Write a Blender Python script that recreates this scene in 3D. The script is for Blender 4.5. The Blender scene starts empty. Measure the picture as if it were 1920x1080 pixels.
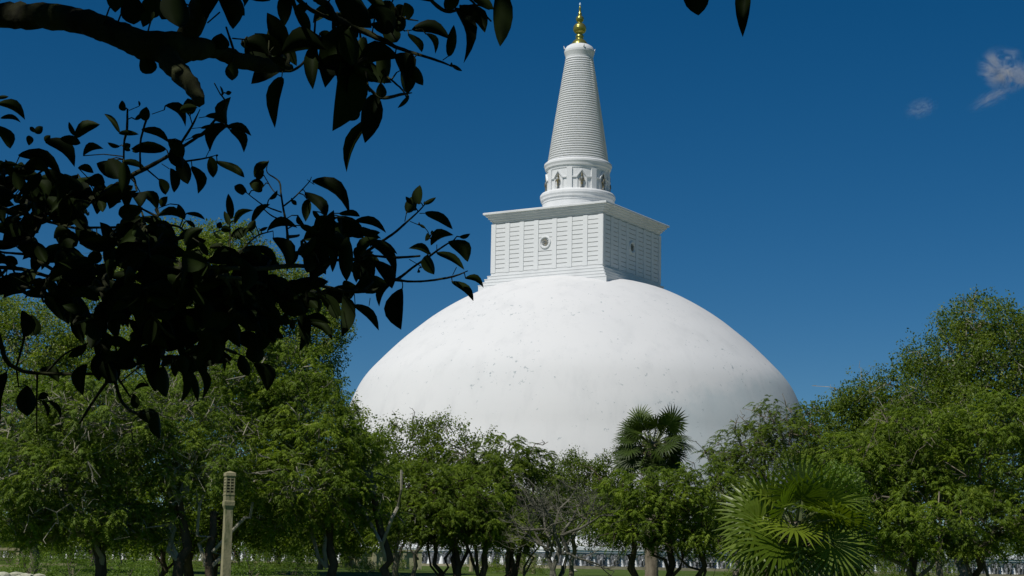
import bpy, bmesh, math, random
import numpy as np
from mathutils import Vector, Matrix

scene = bpy.context.scene
COL = scene.collection
R = math.radians

# ---------------------------------------------------------------- camera
EYE = np.array([0.0, 0.0, 1.6])
FOCAL = 3300.0                      # in pixels of the 1920-wide photograph
PITCH, ROLL = R(9.312), R(1.041)
FWD = np.array([0, math.cos(PITCH), math.sin(PITCH)])
UP0 = np.array([0, -math.sin(PITCH), math.cos(PITCH)])
XR = np.array([1.0, 0, 0])
RIGHT = math.cos(ROLL) * XR + math.sin(ROLL) * UP0
UPV = -math.sin(ROLL) * XR + math.cos(ROLL) * UP0
cam_data = bpy.data.cameras.new('camera')
cam_data.sensor_width = 36.0
cam_data.lens = FOCAL / 1920 * 36
cam_data.clip_start = 0.1
cam_data.clip_end = 20000
cam = bpy.data.objects.new('camera', cam_data)
COL.objects.link(cam)
M = Matrix.Identity(4)
for i in range(3):
    M[i][0], M[i][1], M[i][2], M[i][3] = RIGHT[i], UPV[i], -FWD[i], EYE[i]
cam.matrix_world = M
scene.camera = cam

# ---------------------------------------------------------------- sky and sun
SUN_EL, SUN_AZ = R(53), R(44)       # elevation; turned left of the way back to the camera
SUN = np.array([-math.sin(SUN_AZ) * math.cos(SUN_EL), -math.cos(SUN_AZ) * math.cos(SUN_EL), math.sin(SUN_EL)])
world = bpy.data.worlds.new('World')
scene.world = world
world.use_nodes = True
wn, wl = world.node_tree.nodes, world.node_tree.links
wn.clear()
sky = wn.new('ShaderNodeTexSky')
sky.sky_type = 'NISHITA'
sky.sun_disc = False
sky.sun_elevation = SUN_EL
sky.sun_rotation = math.atan2(SUN[0], SUN[1])
sky.altitude = 2500
sky.air_density = 1.0
sky.dust_density = 0.0
sky.ozone_density = 4.0
hs = wn.new('ShaderNodeHueSaturation')
hs.inputs['Hue'].default_value = 0.497
hs.inputs['Saturation'].default_value = 1.36
hs.inputs['Value'].default_value = 1.03
bg = wn.new('ShaderNodeBackground')
bg.inputs['Strength'].default_value = 0.05
wo = wn.new('ShaderNodeOutputWorld')
wl.new(sky.outputs[0], hs.inputs['Color'])
wl.new(hs.outputs[0], bg.inputs['Color'])
wl.new(bg.outputs[0], wo.inputs['Surface'])

sd = bpy.data.lights.new('sun', 'SUN')
sd.energy = 4.0
sd.angle = R(0.53)
sd.color = (1.0, 0.965, 0.91)
sun = bpy.data.objects.new('sun', sd)
COL.objects.link(sun)
sun.rotation_euler = Vector(SUN).to_track_quat('Z', 'Y').to_euler()
sun.location = (-40, -40, 80)

scene.view_settings.view_transform = 'Standard'
scene.view_settings.look = 'None'
scene.view_settings.exposure = 0.0
scene.view_settings.gamma = 1.0
scene.view_settings.use_curve_mapping = False
scene.cycles.max_bounces = 8
scene.cycles.volume_step_rate = 1.0

rng = np.random.default_rng(7)
random.seed(7)

# ---------------------------------------------------------------- geometry helpers
def at(x, y, Y):
    """photo pixel -> point of the world whose y coordinate (distance ahead) is Y"""
    d = FOCAL * FWD + (x - 960) * RIGHT - (y - 540) * UPV
    return EYE + d * (Y / d[1])

def to_px(P):
    P = np.atleast_2d(P) - EYE
    w = P @ FWD
    w = np.where(np.abs(w) < 1e-6, 1e-6, w)
    return 960 + FOCAL * (P @ RIGHT) / w, 540 - FOCAL * (P @ UPV) / w, w

def ground_z(x, y):
    y = np.asarray(y, float)
    z = np.interp(y, [-400, 30, 70, 110, 226, 228, 260, 4000], [0, 0, 0.75, 1.72, 2.72, 2.74, 3.0, 3.0])
    return z + 0.05 * np.sin(np.asarray(x) * 0.21 + y * 0.13) * np.clip((y + 50) / 60, 0, 1) * (y < 220)

class MB:
    """collects geometry, then links it as ONE mesh object"""
    def __init__(self):
        self.v, self.f, self.mi = [], [], []
        self.n = 0
    def add(self, verts, faces, mi=0):
        verts = np.asarray(verts, float).reshape(-1, 3)
        self.v.append(verts)
        for f in faces:
            self.f.append([i + self.n for i in f]); self.mi.append(mi)
        self.n += len(verts)
        return self
    def box(self, lo, hi, mi=0, T=None):
        x0, y0, z0 = lo; x1, y1, z1 = hi
        v = np.array([(x0,y0,z0),(x1,y0,z0),(x1,y1,z0),(x0,y1,z0),(x0,y0,z1),(x1,y0,z1),(x1,y1,z1),(x0,y1,z1)], float)
        if T is not None: v = v @ T[0].T + T[1]
        return self.add(v, [(0,3,2,1),(4,5,6,7),(0,1,5,4),(1,2,6,5),(2,3,7,6),(3,0,4,7)], mi)
    def frustum(self, c, s0, z0, s1, z1, mi=0):
        v = [(c[0]+sx*s, c[1]+sy*s, z) for s, z in ((s0,z0),(s1,z1)) for sx, sy in ((-1,-1),(1,-1),(1,1),(-1,1))]
        return self.add(v, [(0,3,2,1),(4,5,6,7),(0,1,5,4),(1,2,6,5),(2,3,7,6),(3,0,4,7)], mi)
    def square_lathe(self, prof, mi=0):
        """prof: list of (half_side, z) -> four sided moulding, open ends"""
        v = [(sx*s, sy*s, z) for s, z in prof for sx, sy in ((-1,-1),(1,-1),(1,1),(-1,1))]
        f = []
        for k in range(len(prof)-1):
            for i in range(4):
                j = (i+1) % 4
                f.append((k*4+i, k*4+j, k*4+4+j, k*4+4+i))
        f.append((3,2,1,0)); n = len(prof)*4; f.append((n-4,n-3,n-2,n-1))
        return self.add(v, f, mi)
    def lathe(self, prof, seg=48, mi=0, c=(0,0), cap=True):
        a = np.linspace(0, 2*math.pi, seg, endpoint=False)
        v = np.concatenate([np.c_[c[0]+r*np.cos(a), c[1]+r*np.sin(a), np.full(seg, z)] for r, z in prof])
        f = []
        for k in range(len(prof)-1):
            for i in range(seg):
                j = (i+1) % seg
                f.append((k*seg+i, k*seg+j, (k+1)*seg+j, (k+1)*seg+i))
        if cap:
            f.append(tuple(range(seg))[::-1]); n = (len(prof)-1)*seg; f.append(tuple(range(n, n+seg)))
        return self.add(v, f, mi)
    def tube(self, pts, rad, n=6, mi=0, cap=True):
        pts = np.asarray(pts, float); rad = np.asarray(rad, float)
        t = np.gradient(pts, axis=0); t /= np.linalg.norm(t, axis=1)[:, None] + 1e-9
        ref = np.array([0.31, 0.12, 0.94]); 
        if abs(t.mean(0) @ ref) > 0.9: ref = np.array([1.0, 0, 0.1])
        a = np.cross(t, ref); a /= np.linalg.norm(a, axis=1)[:, None] + 1e-9
        b = np.cross(t, a)
        ang = np.linspace(0, 2*math.pi, n, endpoint=False)
        v = (pts[:, None] + rad[:, None, None]*(np.cos(ang)[None, :, None]*a[:, None] + np.sin(ang)[None, :, None]*b[:, None])).reshape(-1, 3)
        f = []
        for k in range(len(pts)-1):
            for i in range(n):
                j = (i+1) % n
                f.append((k*n+i, k*n+j, (k+1)*n+j, (k+1)*n+i))
        if cap:
            f.append(tuple(range(n))[::-1]); m = (len(pts)-1)*n; f.append(tuple(range(m, m+n)))
        return self.add(v, f, mi)
    def mesh(self, name, mats, smooth=False):
        me = bpy.data.meshes.new(name)
        v = np.concatenate(self.v) if self.v else np.zeros((0, 3))
        ls = np.array([len(f) for f in self.f], np.int32)
        fl = np.fromiter((i for f in self.f for i in f), np.int32, int(ls.sum()))
        me.vertices.add(len(v)); me.vertices.foreach_set('co', v.ravel())
        me.loops.add(len(fl)); me.loops.foreach_set('vertex_index', fl)
        me.polygons.add(len(ls))
        me.polygons.foreach_set('loop_start', np.concatenate([[0], np.cumsum(ls)[:-1]]).astype(np.int32))
        for m in (mats if isinstance(mats, (list, tuple)) else [mats]): me.materials.append(m)
        me.polygons.foreach_set('material_index', np.array(self.mi, np.int32))
        me.update(calc_edges=True)
        me.polygons.foreach_set('use_smooth', np.full(len(ls), smooth))
        return me
    def build(self, name, mats, parent=None, smooth=False, loc=None):
        return link(name, self.mesh(name, mats, smooth), parent, loc)

def link(name, me, parent=None, loc=None):
    o = bpy.data.objects.new(name, me)
    COL.objects.link(o)
    if parent is not None: o.parent = parent
    if loc is not None: o.location = loc
    return o

def tag(o, label=None, cat=None, group=None, kind=None):
    if label: o['label'] = label
    if cat: o['category'] = cat
    if group: o['group'] = group
    if kind: o['kind'] = kind
    return o

def thing(name, label, cat, loc=(0, 0, 0), rotz=0.0, group=None):
    o = bpy.data.objects.new(name, None)
    COL.objects.link(o)
    o.location = loc; o.rotation_euler = (0, 0, rotz); o.empty_display_size = 0.5
    return tag(o, label, cat, group)

def smooth_line(pts, k=4):
    """Catmull-Rom through rows of pts (any number of columns)"""
    p = np.asarray(pts, float)
    if len(p) < 3: 
        t = np.linspace(0, 1, k+1)[:, None]; return p[0]*(1-t) + p[1]*t
    q = np.vstack([2*p[0]-p[1], p, 2*p[-1]-p[-2]])
    out = []
    for i in range(1, len(q)-2):
        for t in np.linspace(0, 1, k, endpoint=False):
            a, b, c, d = q[i-1], q[i], q[i+1], q[i+2]
            out.append(0.5*((2*b)+(-a+c)*t+(2*a-5*b+4*c-d)*t*t+(-a+3*b-3*c+d)*t**3))
    out.append(p[-1])
    return np.array(out)

# ---------------------------------------------------------------- materials
def mat(name, base=(0.5, 0.5, 0.5), rough=0.7, metallic=0.0, spec=0.5):
    m = bpy.data.materials.new(name)
    m.use_nodes = True
    b = m.node_tree.nodes['Principled BSDF']
    b.inputs['Base Color'].default_value = (*base, 1)
    b.inputs['Roughness'].default_value = rough
    b.inputs['Metallic'].default_value = metallic
    b.inputs['Specular IOR Level'].default_value = spec
    return m, m.node_tree.nodes, m.node_tree.links, b

def noise_mix(N, L, b, c0, c1, scale, detail=6, lo=0.35, hi=0.65, coord='Object', src=None, stretch=None, rough=0.6):
    tc = N.new('ShaderNodeTexCoord'); out = tc.outputs[coord]
    if stretch:
        mp = N.new('ShaderNodeMapping'); mp.inputs['Scale'].default_value = stretch
        L.new(out, mp.inputs[0]); out = mp.outputs[0]
    n = N.new('ShaderNodeTexNoise'); n.inputs['Scale'].default_value = scale; n.inputs['Detail'].default_value = detail
    n.inputs['Roughness'].default_value = rough
    L.new(out, n.inputs['Vector'])
    r = N.new('ShaderNodeMapRange'); r.inputs[1].default_value = lo; r.inputs[2].default_value = hi
    L.new(n.outputs['Fac'], r.inputs[0])
    mx = N.new('ShaderNodeMix'); mx.data_type = 'RGBA'
    mx.inputs[6].default_value = (*c0, 1); mx.inputs[7].default_value = (*c1, 1)
    if src is not None: L.new(src, mx.inputs[6])
    L.new(r.outputs[0], mx.inputs[0])
    if b is not None: L.new(mx.outputs[2], b.inputs['Base Color'])
    return mx.outputs[2], n

def bump(N, L, b, scale, strength, dist=0.05, detail=8):
    tc = N.new('ShaderNodeTexCoord')
    n = N.new('ShaderNodeTexNoise'); n.inputs['Scale'].default_value = scale; n.inputs['Detail'].default_value = detail
    L.new(tc.outputs['Object'], n.inputs['Vector'])
    bp = N.new('ShaderNodeBump'); bp.inputs['Strength'].default_value = strength; bp.inputs['Distance'].default_value = dist
    L.new(n.outputs['Fac'], bp.inputs['Height']); L.new(bp.outputs[0], b.inputs['Normal'])

def plaster(name, base, worn, fleck=False, seed_scale=0.12):
    m, N, L, b = mat(name, base, 0.85, spec=0.25)
    c, _ = noise_mix(N, L, None, base, worn, seed_scale, 8, 0.42, 0.75)
    c, _ = noise_mix(N, L, None, base, tuple(x*0.93 for x in worn), 0.35, 6, 0.5, 0.8, src=c, stretch=(1, 1, 0.18))
    if fleck:     # chips and pock marks in the limewash, thickest in a belt half way up
        tc = N.new('ShaderNodeTexCoord')
        vo = N.new('ShaderNodeTexNoise'); vo.inputs['Scale'].default_value = 1.1; vo.inputs['Detail'].default_value = 9
        vo.inputs['Roughness'].default_value = 0.75
        L.new(tc.outputs['Object'], vo.inputs['Vector'])
        sp = N.new('ShaderNodeSeparateXYZ'); L.new(tc.outputs['Object'], sp.inputs[0])
        zr = N.new('ShaderNodeMapRange'); zr.inputs[1].default_value = 29; zr.inputs[2].default_value = 35.5
        zr.inputs[3].default_value = 0.0; zr.inputs[4].default_value = 1.0
        L.new(sp.outputs[2], zr.inputs[0])
        big = N.new('ShaderNodeTexNoise'); big.inputs['Scale'].default_value = 0.09; big.inputs['Detail'].default_value = 3
        L.new(tc.outputs['Object'], big.inputs['Vector'])
        pin = N.new('ShaderNodeMath'); pin.operation = 'PINGPONG'; pin.inputs[1].default_value = 1.0
        L.new(zr.outputs[0], pin.inputs[0])
        th = N.new('ShaderNodeMath'); th.operation = 'MULTIPLY_ADD'; th.inputs[1].default_value = 0.16; th.inputs[2].default_value = 0.0
        L.new(big.outputs['Fac'], th.inputs[0])
        ad = N.new('ShaderNodeMath'); ad.operation = 'ADD'; L.new(vo.outputs['Fac'], ad.inputs[0]); L.new(th.outputs[0], ad.inputs[1])
        rr = N.new('ShaderNodeMapRange'); rr.inputs[1].default_value = 0.70; rr.inputs[2].default_value = 0.74
        L.new(ad.outputs[0], rr.inputs[0])
        mx = N.new('ShaderNodeMix'); mx.data_type = 'RGBA'
        mx.inputs[7].default_value = (0.33, 0.37, 0.38, 1)
        L.new(c, mx.inputs[6]); L.new(rr.outputs[0], mx.inputs[0]); c = mx.outputs[2]
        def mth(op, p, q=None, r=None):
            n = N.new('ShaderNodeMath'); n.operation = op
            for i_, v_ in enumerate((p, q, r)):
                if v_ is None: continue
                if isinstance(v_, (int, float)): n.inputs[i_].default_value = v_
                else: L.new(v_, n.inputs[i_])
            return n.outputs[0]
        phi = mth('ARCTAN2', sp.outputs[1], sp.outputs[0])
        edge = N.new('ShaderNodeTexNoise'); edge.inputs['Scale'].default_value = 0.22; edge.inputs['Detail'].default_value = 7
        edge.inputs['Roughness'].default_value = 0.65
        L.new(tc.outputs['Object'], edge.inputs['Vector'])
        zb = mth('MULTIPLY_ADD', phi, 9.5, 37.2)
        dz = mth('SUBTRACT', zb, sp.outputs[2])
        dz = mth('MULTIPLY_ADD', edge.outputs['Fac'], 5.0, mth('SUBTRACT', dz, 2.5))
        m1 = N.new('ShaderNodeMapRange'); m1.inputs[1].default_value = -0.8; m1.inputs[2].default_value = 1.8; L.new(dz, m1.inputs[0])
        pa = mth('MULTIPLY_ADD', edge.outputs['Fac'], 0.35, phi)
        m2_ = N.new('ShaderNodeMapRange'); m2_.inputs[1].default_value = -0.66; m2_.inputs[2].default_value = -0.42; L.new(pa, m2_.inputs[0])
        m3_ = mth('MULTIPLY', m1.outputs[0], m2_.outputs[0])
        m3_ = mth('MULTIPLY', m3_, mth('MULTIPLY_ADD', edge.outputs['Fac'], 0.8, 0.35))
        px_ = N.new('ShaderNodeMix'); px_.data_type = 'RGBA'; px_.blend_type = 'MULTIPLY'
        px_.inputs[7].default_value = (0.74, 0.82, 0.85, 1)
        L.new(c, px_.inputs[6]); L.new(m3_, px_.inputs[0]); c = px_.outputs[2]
    L.new(c, b.inputs['Base Color'])
    bump(N, L, b, 0.8, 0.25 if fleck else 0.1, 0.06)
    return m

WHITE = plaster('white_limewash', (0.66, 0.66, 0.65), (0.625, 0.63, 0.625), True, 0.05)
WHITE2 = plaster('white_limewash_trim', (0.71, 0.72, 0.715), (0.64, 0.65, 0.65))
WALLW = plaster('white_wall_paint', (0.82, 0.83, 0.84), (0.7, 0.72, 0.72), seed_scale=1.0)
BLUET = plaster('blue_grey_course', (0.42, 0.48, 0.54), (0.34, 0.4, 0.44), seed_scale=1.0)  # blue-grey trim course under the coping
ELEPH = plaster('elephant_grey_plaster', (0.19, 0.20, 0.21), (0.11, 0.12, 0.13), seed_scale=1.5)
STONE, N_, L_, b_ = mat('weathered_stone', (0.3, 0.28, 0.22), 0.9, spec=0.2)
c_, _n = noise_mix(N_, L_, None, (0.37, 0.33, 0.20), (0.24, 0.22, 0.12), 3.0, 8)
noise_mix(N_, L_, b_, (0, 0, 0), (0.10, 0.12, 0.05), 9.0, 6, 0.52, 0.7, src=c_, stretch=(1, 1, 0.25))
bump(N_, L_, b_, 25, 0.5, 0.01)
YELLOW = plaster('yellow_plaster', (0.42, 0.40, 0.24), (0.27, 0.27, 0.16), seed_scale=0.7)
SAND, N_, L_, b_ = mat('sandy_kerb', (0.38, 0.33, 0.24), 0.95, spec=0.1)
noise_mix(N_, L_, b_, (0.36, 0.32, 0.22), (0.24, 0.22, 0.14), 1.2)
GOLD, N_, L_, b_ = mat('gilt_metal', (0.36, 0.34, 0.09), 0.3, 0.75)
GILT2, N_, L_, b_ = mat('tarnished_gilt', (0.10, 0.085, 0.03), 0.5, 0.3)
noise_mix(N_, L_, b_, (0.13, 0.15, 0.16), (0.22, 0.17, 0.06), 2.5, lo=0.45, hi=0.6)
CRYSTAL, N_, L_, b_ = mat('crystal_tip', (0.6, 0.75, 0.85), 0.1, 0.0)
DARK, N_, L_, b_ = mat('dark_hollow', (0.03, 0.035, 0.03), 0.9)

def leaf_mat(name, c0, c1, c2, trans=0.35, rough=0.5, spec=0.4, tint=True):
    m = bpy.data.materials.new(name); m.use_nodes = True
    N, L = m.node_tree.nodes, m.node_tree.links
    b = N['Principled BSDF']; out = N['Material Output']
    b.inputs['Roughness'].default_value = rough; b.inputs['Specular IOR Level'].default_value = spec
    if tint:
        at_ = N.new('ShaderNodeAttribute'); at_.attribute_name = 'tint'; fac = at_.outputs['Fac']
    else:
        oi = N.new('ShaderNodeObjectInfo'); fac = oi.outputs['Random']
    rp = N.new('ShaderNodeValToRGB'); e = rp.color_ramp.elements
    e[0].color = (*c0, 1); e[1].color = (*c2, 1); e[1].position = 1.0
    k = e.new(0.55); k.color = (*c1, 1)
    L.new(fac, rp.inputs[0])
    L.new(rp.outputs[0], b.inputs['Base Color'])
    tr = N.new('ShaderNodeBsdfTranslucent')
    g = N.new('ShaderNodeMix'); g.data_type = 'RGBA'; g.blend_type = 'MULTIPLY'; g.inputs[0].default_value = 1
    g.inputs[7].default_value = (1.5, 1.6, 0.6, 1)
    L.new(rp.outputs[0], g.inputs[6]); L.new(g.outputs[2], tr.inputs[0])
    mx = N.new('ShaderNodeMixShader'); mx.inputs[0].default_value = trans
    L.new(b.outputs[0], mx.inputs[1]); L.new(tr.outputs[0], mx.inputs[2]); L.new(mx.outputs[0], out.inputs['Surface'])
    return m

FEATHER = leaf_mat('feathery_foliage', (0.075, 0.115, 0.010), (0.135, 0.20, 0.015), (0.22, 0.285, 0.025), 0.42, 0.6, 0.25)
BROAD = leaf_mat('broadleaf_foliage', (0.10, 0.15, 0.018), (0.16, 0.22, 0.028), (0.25, 0.28, 0.06), 0.42, 0.5, 0.35)
BROAD2 = leaf_mat('small_leaf_foliage', (0.06, 0.10, 0.012), (0.12, 0.175, 0.018), (0.22, 0.26, 0.035), 0.42, 0.5, 0.3)
FEATHER2 = leaf_mat('darker_feathery_foliage', (0.075, 0.115, 0.014), (0.13, 0.195, 0.020), (0.21, 0.275, 0.03), 0.42, 0.6, 0.25)
SHRUB = leaf_mat('shrub_foliage', (0.07, 0.12, 0.012), (0.12, 0.20, 0.02), (0.20, 0.28, 0.04), 0.42)
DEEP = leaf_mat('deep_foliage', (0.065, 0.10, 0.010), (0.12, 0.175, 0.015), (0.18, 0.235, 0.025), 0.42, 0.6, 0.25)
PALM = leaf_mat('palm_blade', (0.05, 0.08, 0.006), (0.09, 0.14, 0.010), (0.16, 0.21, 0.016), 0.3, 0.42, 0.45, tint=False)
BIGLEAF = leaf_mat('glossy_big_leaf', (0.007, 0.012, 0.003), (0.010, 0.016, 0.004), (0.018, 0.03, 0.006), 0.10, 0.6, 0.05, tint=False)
def bark(name, a, c, sc=4.0):
    m, N, L, b = mat(name, a, 0.9, spec=0.15)
    noise_mix(N, L, b, a, c, sc, 8, stretch=(1, 1, 0.3))
    bump(N, L, b, 14, 0.6, 0.03)
    return m
BARKP = bark('pale_bark', (0.30, 0.28, 0.22), (0.16, 0.15, 0.10))
BARKD = bark('dark_bark', (0.085, 0.065, 0.042), (0.04, 0.032, 0.022))
BARKG = bark('grey_bark', (0.21, 0.18, 0.13), (0.10, 0.085, 0.06))
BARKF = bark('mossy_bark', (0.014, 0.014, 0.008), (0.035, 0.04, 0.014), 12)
DEADP, N_, L_, b_ = mat('dry_palm_skirt', (0.20, 0.16, 0.09), 0.9)

# ---------------------------------------------------------------- ground
def axis(lo, hi, near, step_near, grow):
    a = [near]; s = step_near
    while a[-1] < hi: s *= grow; a.append(a[-1] + s)
    b = [near]; s = step_near
    while b[-1] > lo: s *= grow; b.append(b[-1] - s)
    return np.array(sorted(set(a + b)))
gx = axis(-5000, 5000, 0, 2.0, 1.06); gy = np.unique(np.concatenate([axis(-600, 30, 30, 3.0, 1.15), np.arange(33, 262, 4.0), axis(262, 9000, 262, 6, 1.12), [226, 228]]))
X, Y = np.meshgrid(gx, gy)
V = np.c_[X.ravel(), Y.ravel(), ground_z(X.ravel(), Y.ravel())]
nx, ny = len(gx), len(gy)
F = [(j*nx+i, j*nx+i+1, (j+1)*nx+i+1, (j+1)*nx+i) for j in range(ny-1) for i in range(nx-1)]
GRASS, N_, L_, b_ = mat('lawn', (0.06, 0.10, 0.02), 0.95, spec=0.1)
c_, _n = noise_mix(N_, L_, None, (0.045, 0.08, 0.010), (0.08, 0.115, 0.02), 0.25, 8)
c_, _n = noise_mix(N_, L_, b_, (0, 0, 0), (0.16, 0.15, 0.08), 0.7, 8, 0.6, 0.75, src=c_)
bump(N_, L_, b_, 3.0, 0.7, 0.08)
tag(MB().add(V, F).build('lawn_ground', GRASS, smooth=True), kind='structure')

# ---------------------------------------------------------------- the stupa
AX_D, AX_A = 320.0, R(2.13)
AX = (AX_D*math.sin(AX_A), AX_D*math.cos(AX_A), 0)
TH = R(31.04)
stupa = thing('stupa', 'huge white domed stupa with square railed tower, ringed cone and gilt pinnacle', 'stupa', AX, -TH)
E0 = 1.6
dome_prof = [(45.6, 2.9), (45.6, 5), (45.4, 8), (45.0, 12), (44.4, 17), (43.7, 21), (43.1, 23.5), (42.55, 25.6), (42.1, 27.6),
             (41.54, 29.6), (40.84, 31.6), (40.04, 33.6), (39.06, 35.6), (37.65, 37.6), (35.8, 39.6), (33.83, 41.6), (31.73, 43.6),
             (29.35, 45.6), (26.85, 47.6), (23.9, 49.6), (20.6, 51.5), (17.4, 53.0), (14.0, 54.1), (10.0, 54.9), (5.0, 55.3), (0.3, 55.4)]
dp = smooth_line(dome_prof, 3)
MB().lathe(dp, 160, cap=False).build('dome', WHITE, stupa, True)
for k, (r0, z0) in enumerate(((49.4, 2.9), (48.2, 4.9), (47.0, 6.9))):
    MB().lathe([(r0, z0), (r0, z0+1.5), (r0+0.35, z0+1.6), (r0+0.35, z0+1.95), (r0-1.3, z0+2.0)], 120).build('terrace_ring', WHITE2, stupa)
# plinth steps under the square tower
SB = 11.52; ZB, ZT = 55.45, 65.06
for s, z0, z1 in ((SB+1.62, 50.4, 53.62), (SB+1.2, 53.6, 54.22), (SB+0.8, 54.2, 54.84), (SB+0.42, 54.82, 55.47)):
    MB().square_lathe([(s, z0), (s, z1-0.16), (s+0.06, z1-0.12), (s+0.06, z1), (s-0.6, z1+0.003)]).build('plinth_step', WHITE2, stupa)
MB().square_lathe([(SB-0.32, 55.3), (SB-0.32, ZT+0.2)]).build('tower_wall', WHITE2, stupa)
MB().square_lathe([(SB-0.02, ZB), (SB-0.02, ZB+0.55), (SB-0.32, ZB+0.6)]).build('tower_base_course', WHITE2, stupa)
# pilasters and the rails between them
span = 2*SB
frac = [(0.0, 0.040), (0.128, 0.168), (0.258, 0.297), (0.390, 0.428), (0.554, 0.594), (0.690, 0.730), (0.826, 0.866), (0.960, 1.0)]
FR = [(f0, f1) for f0, f1 in frac]
pil_me = MB().box((0, -0.06, 0), (span*0.040, 0.34, 1)).mesh('pilaster', WHITE2)
rail_me = MB().box((0, 0.06, 0.055), (1, 0.315, 0.76)).mesh('board', WHITE2)
hid = MB()
NR = 11
for side in range(4):
    a = side*math.pi/2
    ca, sa = math.cos(a), math.sin(a)
    Rm = np.array([[ca, -sa, 0], [sa, ca, 0], [0, 0, 1]])
    for f0, f1 in FR:
        o = link('pilaster', pil_me, stupa)
        p = Rm @ np.array([-SB + f0*span, -SB, 55.98]); o.location = p; o.rotation_euler = (0, 0, a); o.scale = (1, 1, 9.06)
        if f0 in (0.0, 0.96): o.scale = (1.0, 1.0, 9.06)
    for q in range(7):
        x0 = -SB + FR[q][1]*span + 0.01; x1 = -SB + FR[q+1][0]*span - 0.01
        if q == 3: x0 += 0.02
        for k in range(NR):
            z = 56.02 + k*0.818
            if q == 3 and 4 <= k <= 6: continue
            if side in (0, 1):
                o = link('board', rail_me, stupa)
                o.location = Rm @ np.array([x0, -SB, z]); o.rotation_euler = (0, 0, a); o.scale = (x1-x0, 1, 1)
            else:
                hid.box((x0, -SB+0.06, z+0.055), (x1, -SB+0.315, z+0.76), T=(Rm, np.zeros(3)))
    # round medallion in the middle bay
    cx = -SB + span*0.491
    cz = 60.85
    ang = np.linspace(0, 2*math.pi, 28, endpoint=False)
    def disc_ring(prof, name, m):
        mb = MB()
        v = np.concatenate([np.c_[cx + r*np.cos(ang), np.full(28, -SB+d), cz + r*np.sin(ang)] for r, d in prof]) @ Rm.T
        f = [(k*28+i, k*28+(i+1) % 28, (k+1)*28+(i+1) % 28, (k+1)*28+i) for k in range(len(prof)-1) for i in range(28)]
        n = (len(prof)-1)*28; f.append(tuple(range(n, n+28)))
        return mb.add(v, f).build(name, m, stupa)
    x0 = -SB + FR[3][1]*span + 0.03; x1 = -SB + FR[4][0]*span - 0.03
    MB().box((x0, -SB+0.06, 56.02+4*0.818+0.055), (x1, -SB+0.315, 56.02+6*0.818+0.76), T=(Rm, np.zeros(3))).build('medallion_panel', WHITE2, stupa)
    md = disc_ring([(1.18, 0.34), (1.18, -0.02), (1.10, -0.14), (0.92, -0.16), (0.82, -0.06), (0.78, 0.14)], 'medallion', WHITE2)
    fl = MB()
    for r0, n in ((0.30, 8), (0.56, 12)):
        for i in range(n):
            t = 2*math.pi*i/n
            c = np.array([cx + r0*math.cos(t), -SB+0.02, cz + r0*math.sin(t)])
            pts = np.array([c + 0.15*np.array([math.cos(t+u), 0, math.sin(t+u)]) for u in (0, 1.57, 3.14, 4.71)] + [c + np.array([0, -0.09, 0])])
            fl.add(pts @ Rm.T, [(0,1,4),(1,2,4),(2,3,4),(3,0,4)])
    c = np.array([cx, -SB+0.0, cz]); pts = np.array([c + 0.14*np.array([math.cos(u), 0, math.sin(u)]) for u in np.arange(0, 6.2, 0.785)] + [c + np.array([0, -0.12, 0])])
    fl.add(pts @ Rm.T, [(i, (i+1) % 8, 8) for i in range(8)])
    fo = fl.build('rosette', GILT2, md)
tag(hid.build('rear_boards', WHITE2, stupa), kind='stuff')
# cornice courses
corn = []
for o_, z0, z1 in ((-0.05, 65.20, 65.60), (0.25, 65.60, 65.98), (0.55, 65.98, 66.35), (0.85, 66.35, 66.74)):
    corn.append([(SB+o_-0.5, z0+0.003), (SB+o_-0.04, z0+0.003), (SB+o_-0.04, z0+0.10), (SB+o_, z0+0.13), (SB+o_, z1-0.002), (SB-0.6, z1-0.002)])
corn.append([(SB+0.5, 66.742), (SB+1.20, 66.742), (SB+1.22, 67.02), (SB+1.16, 67.10), (2.0, 67.55)])
for c in corn: MB().square_lathe(c).build('cornice_course', WHITE2, stupa)
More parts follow.
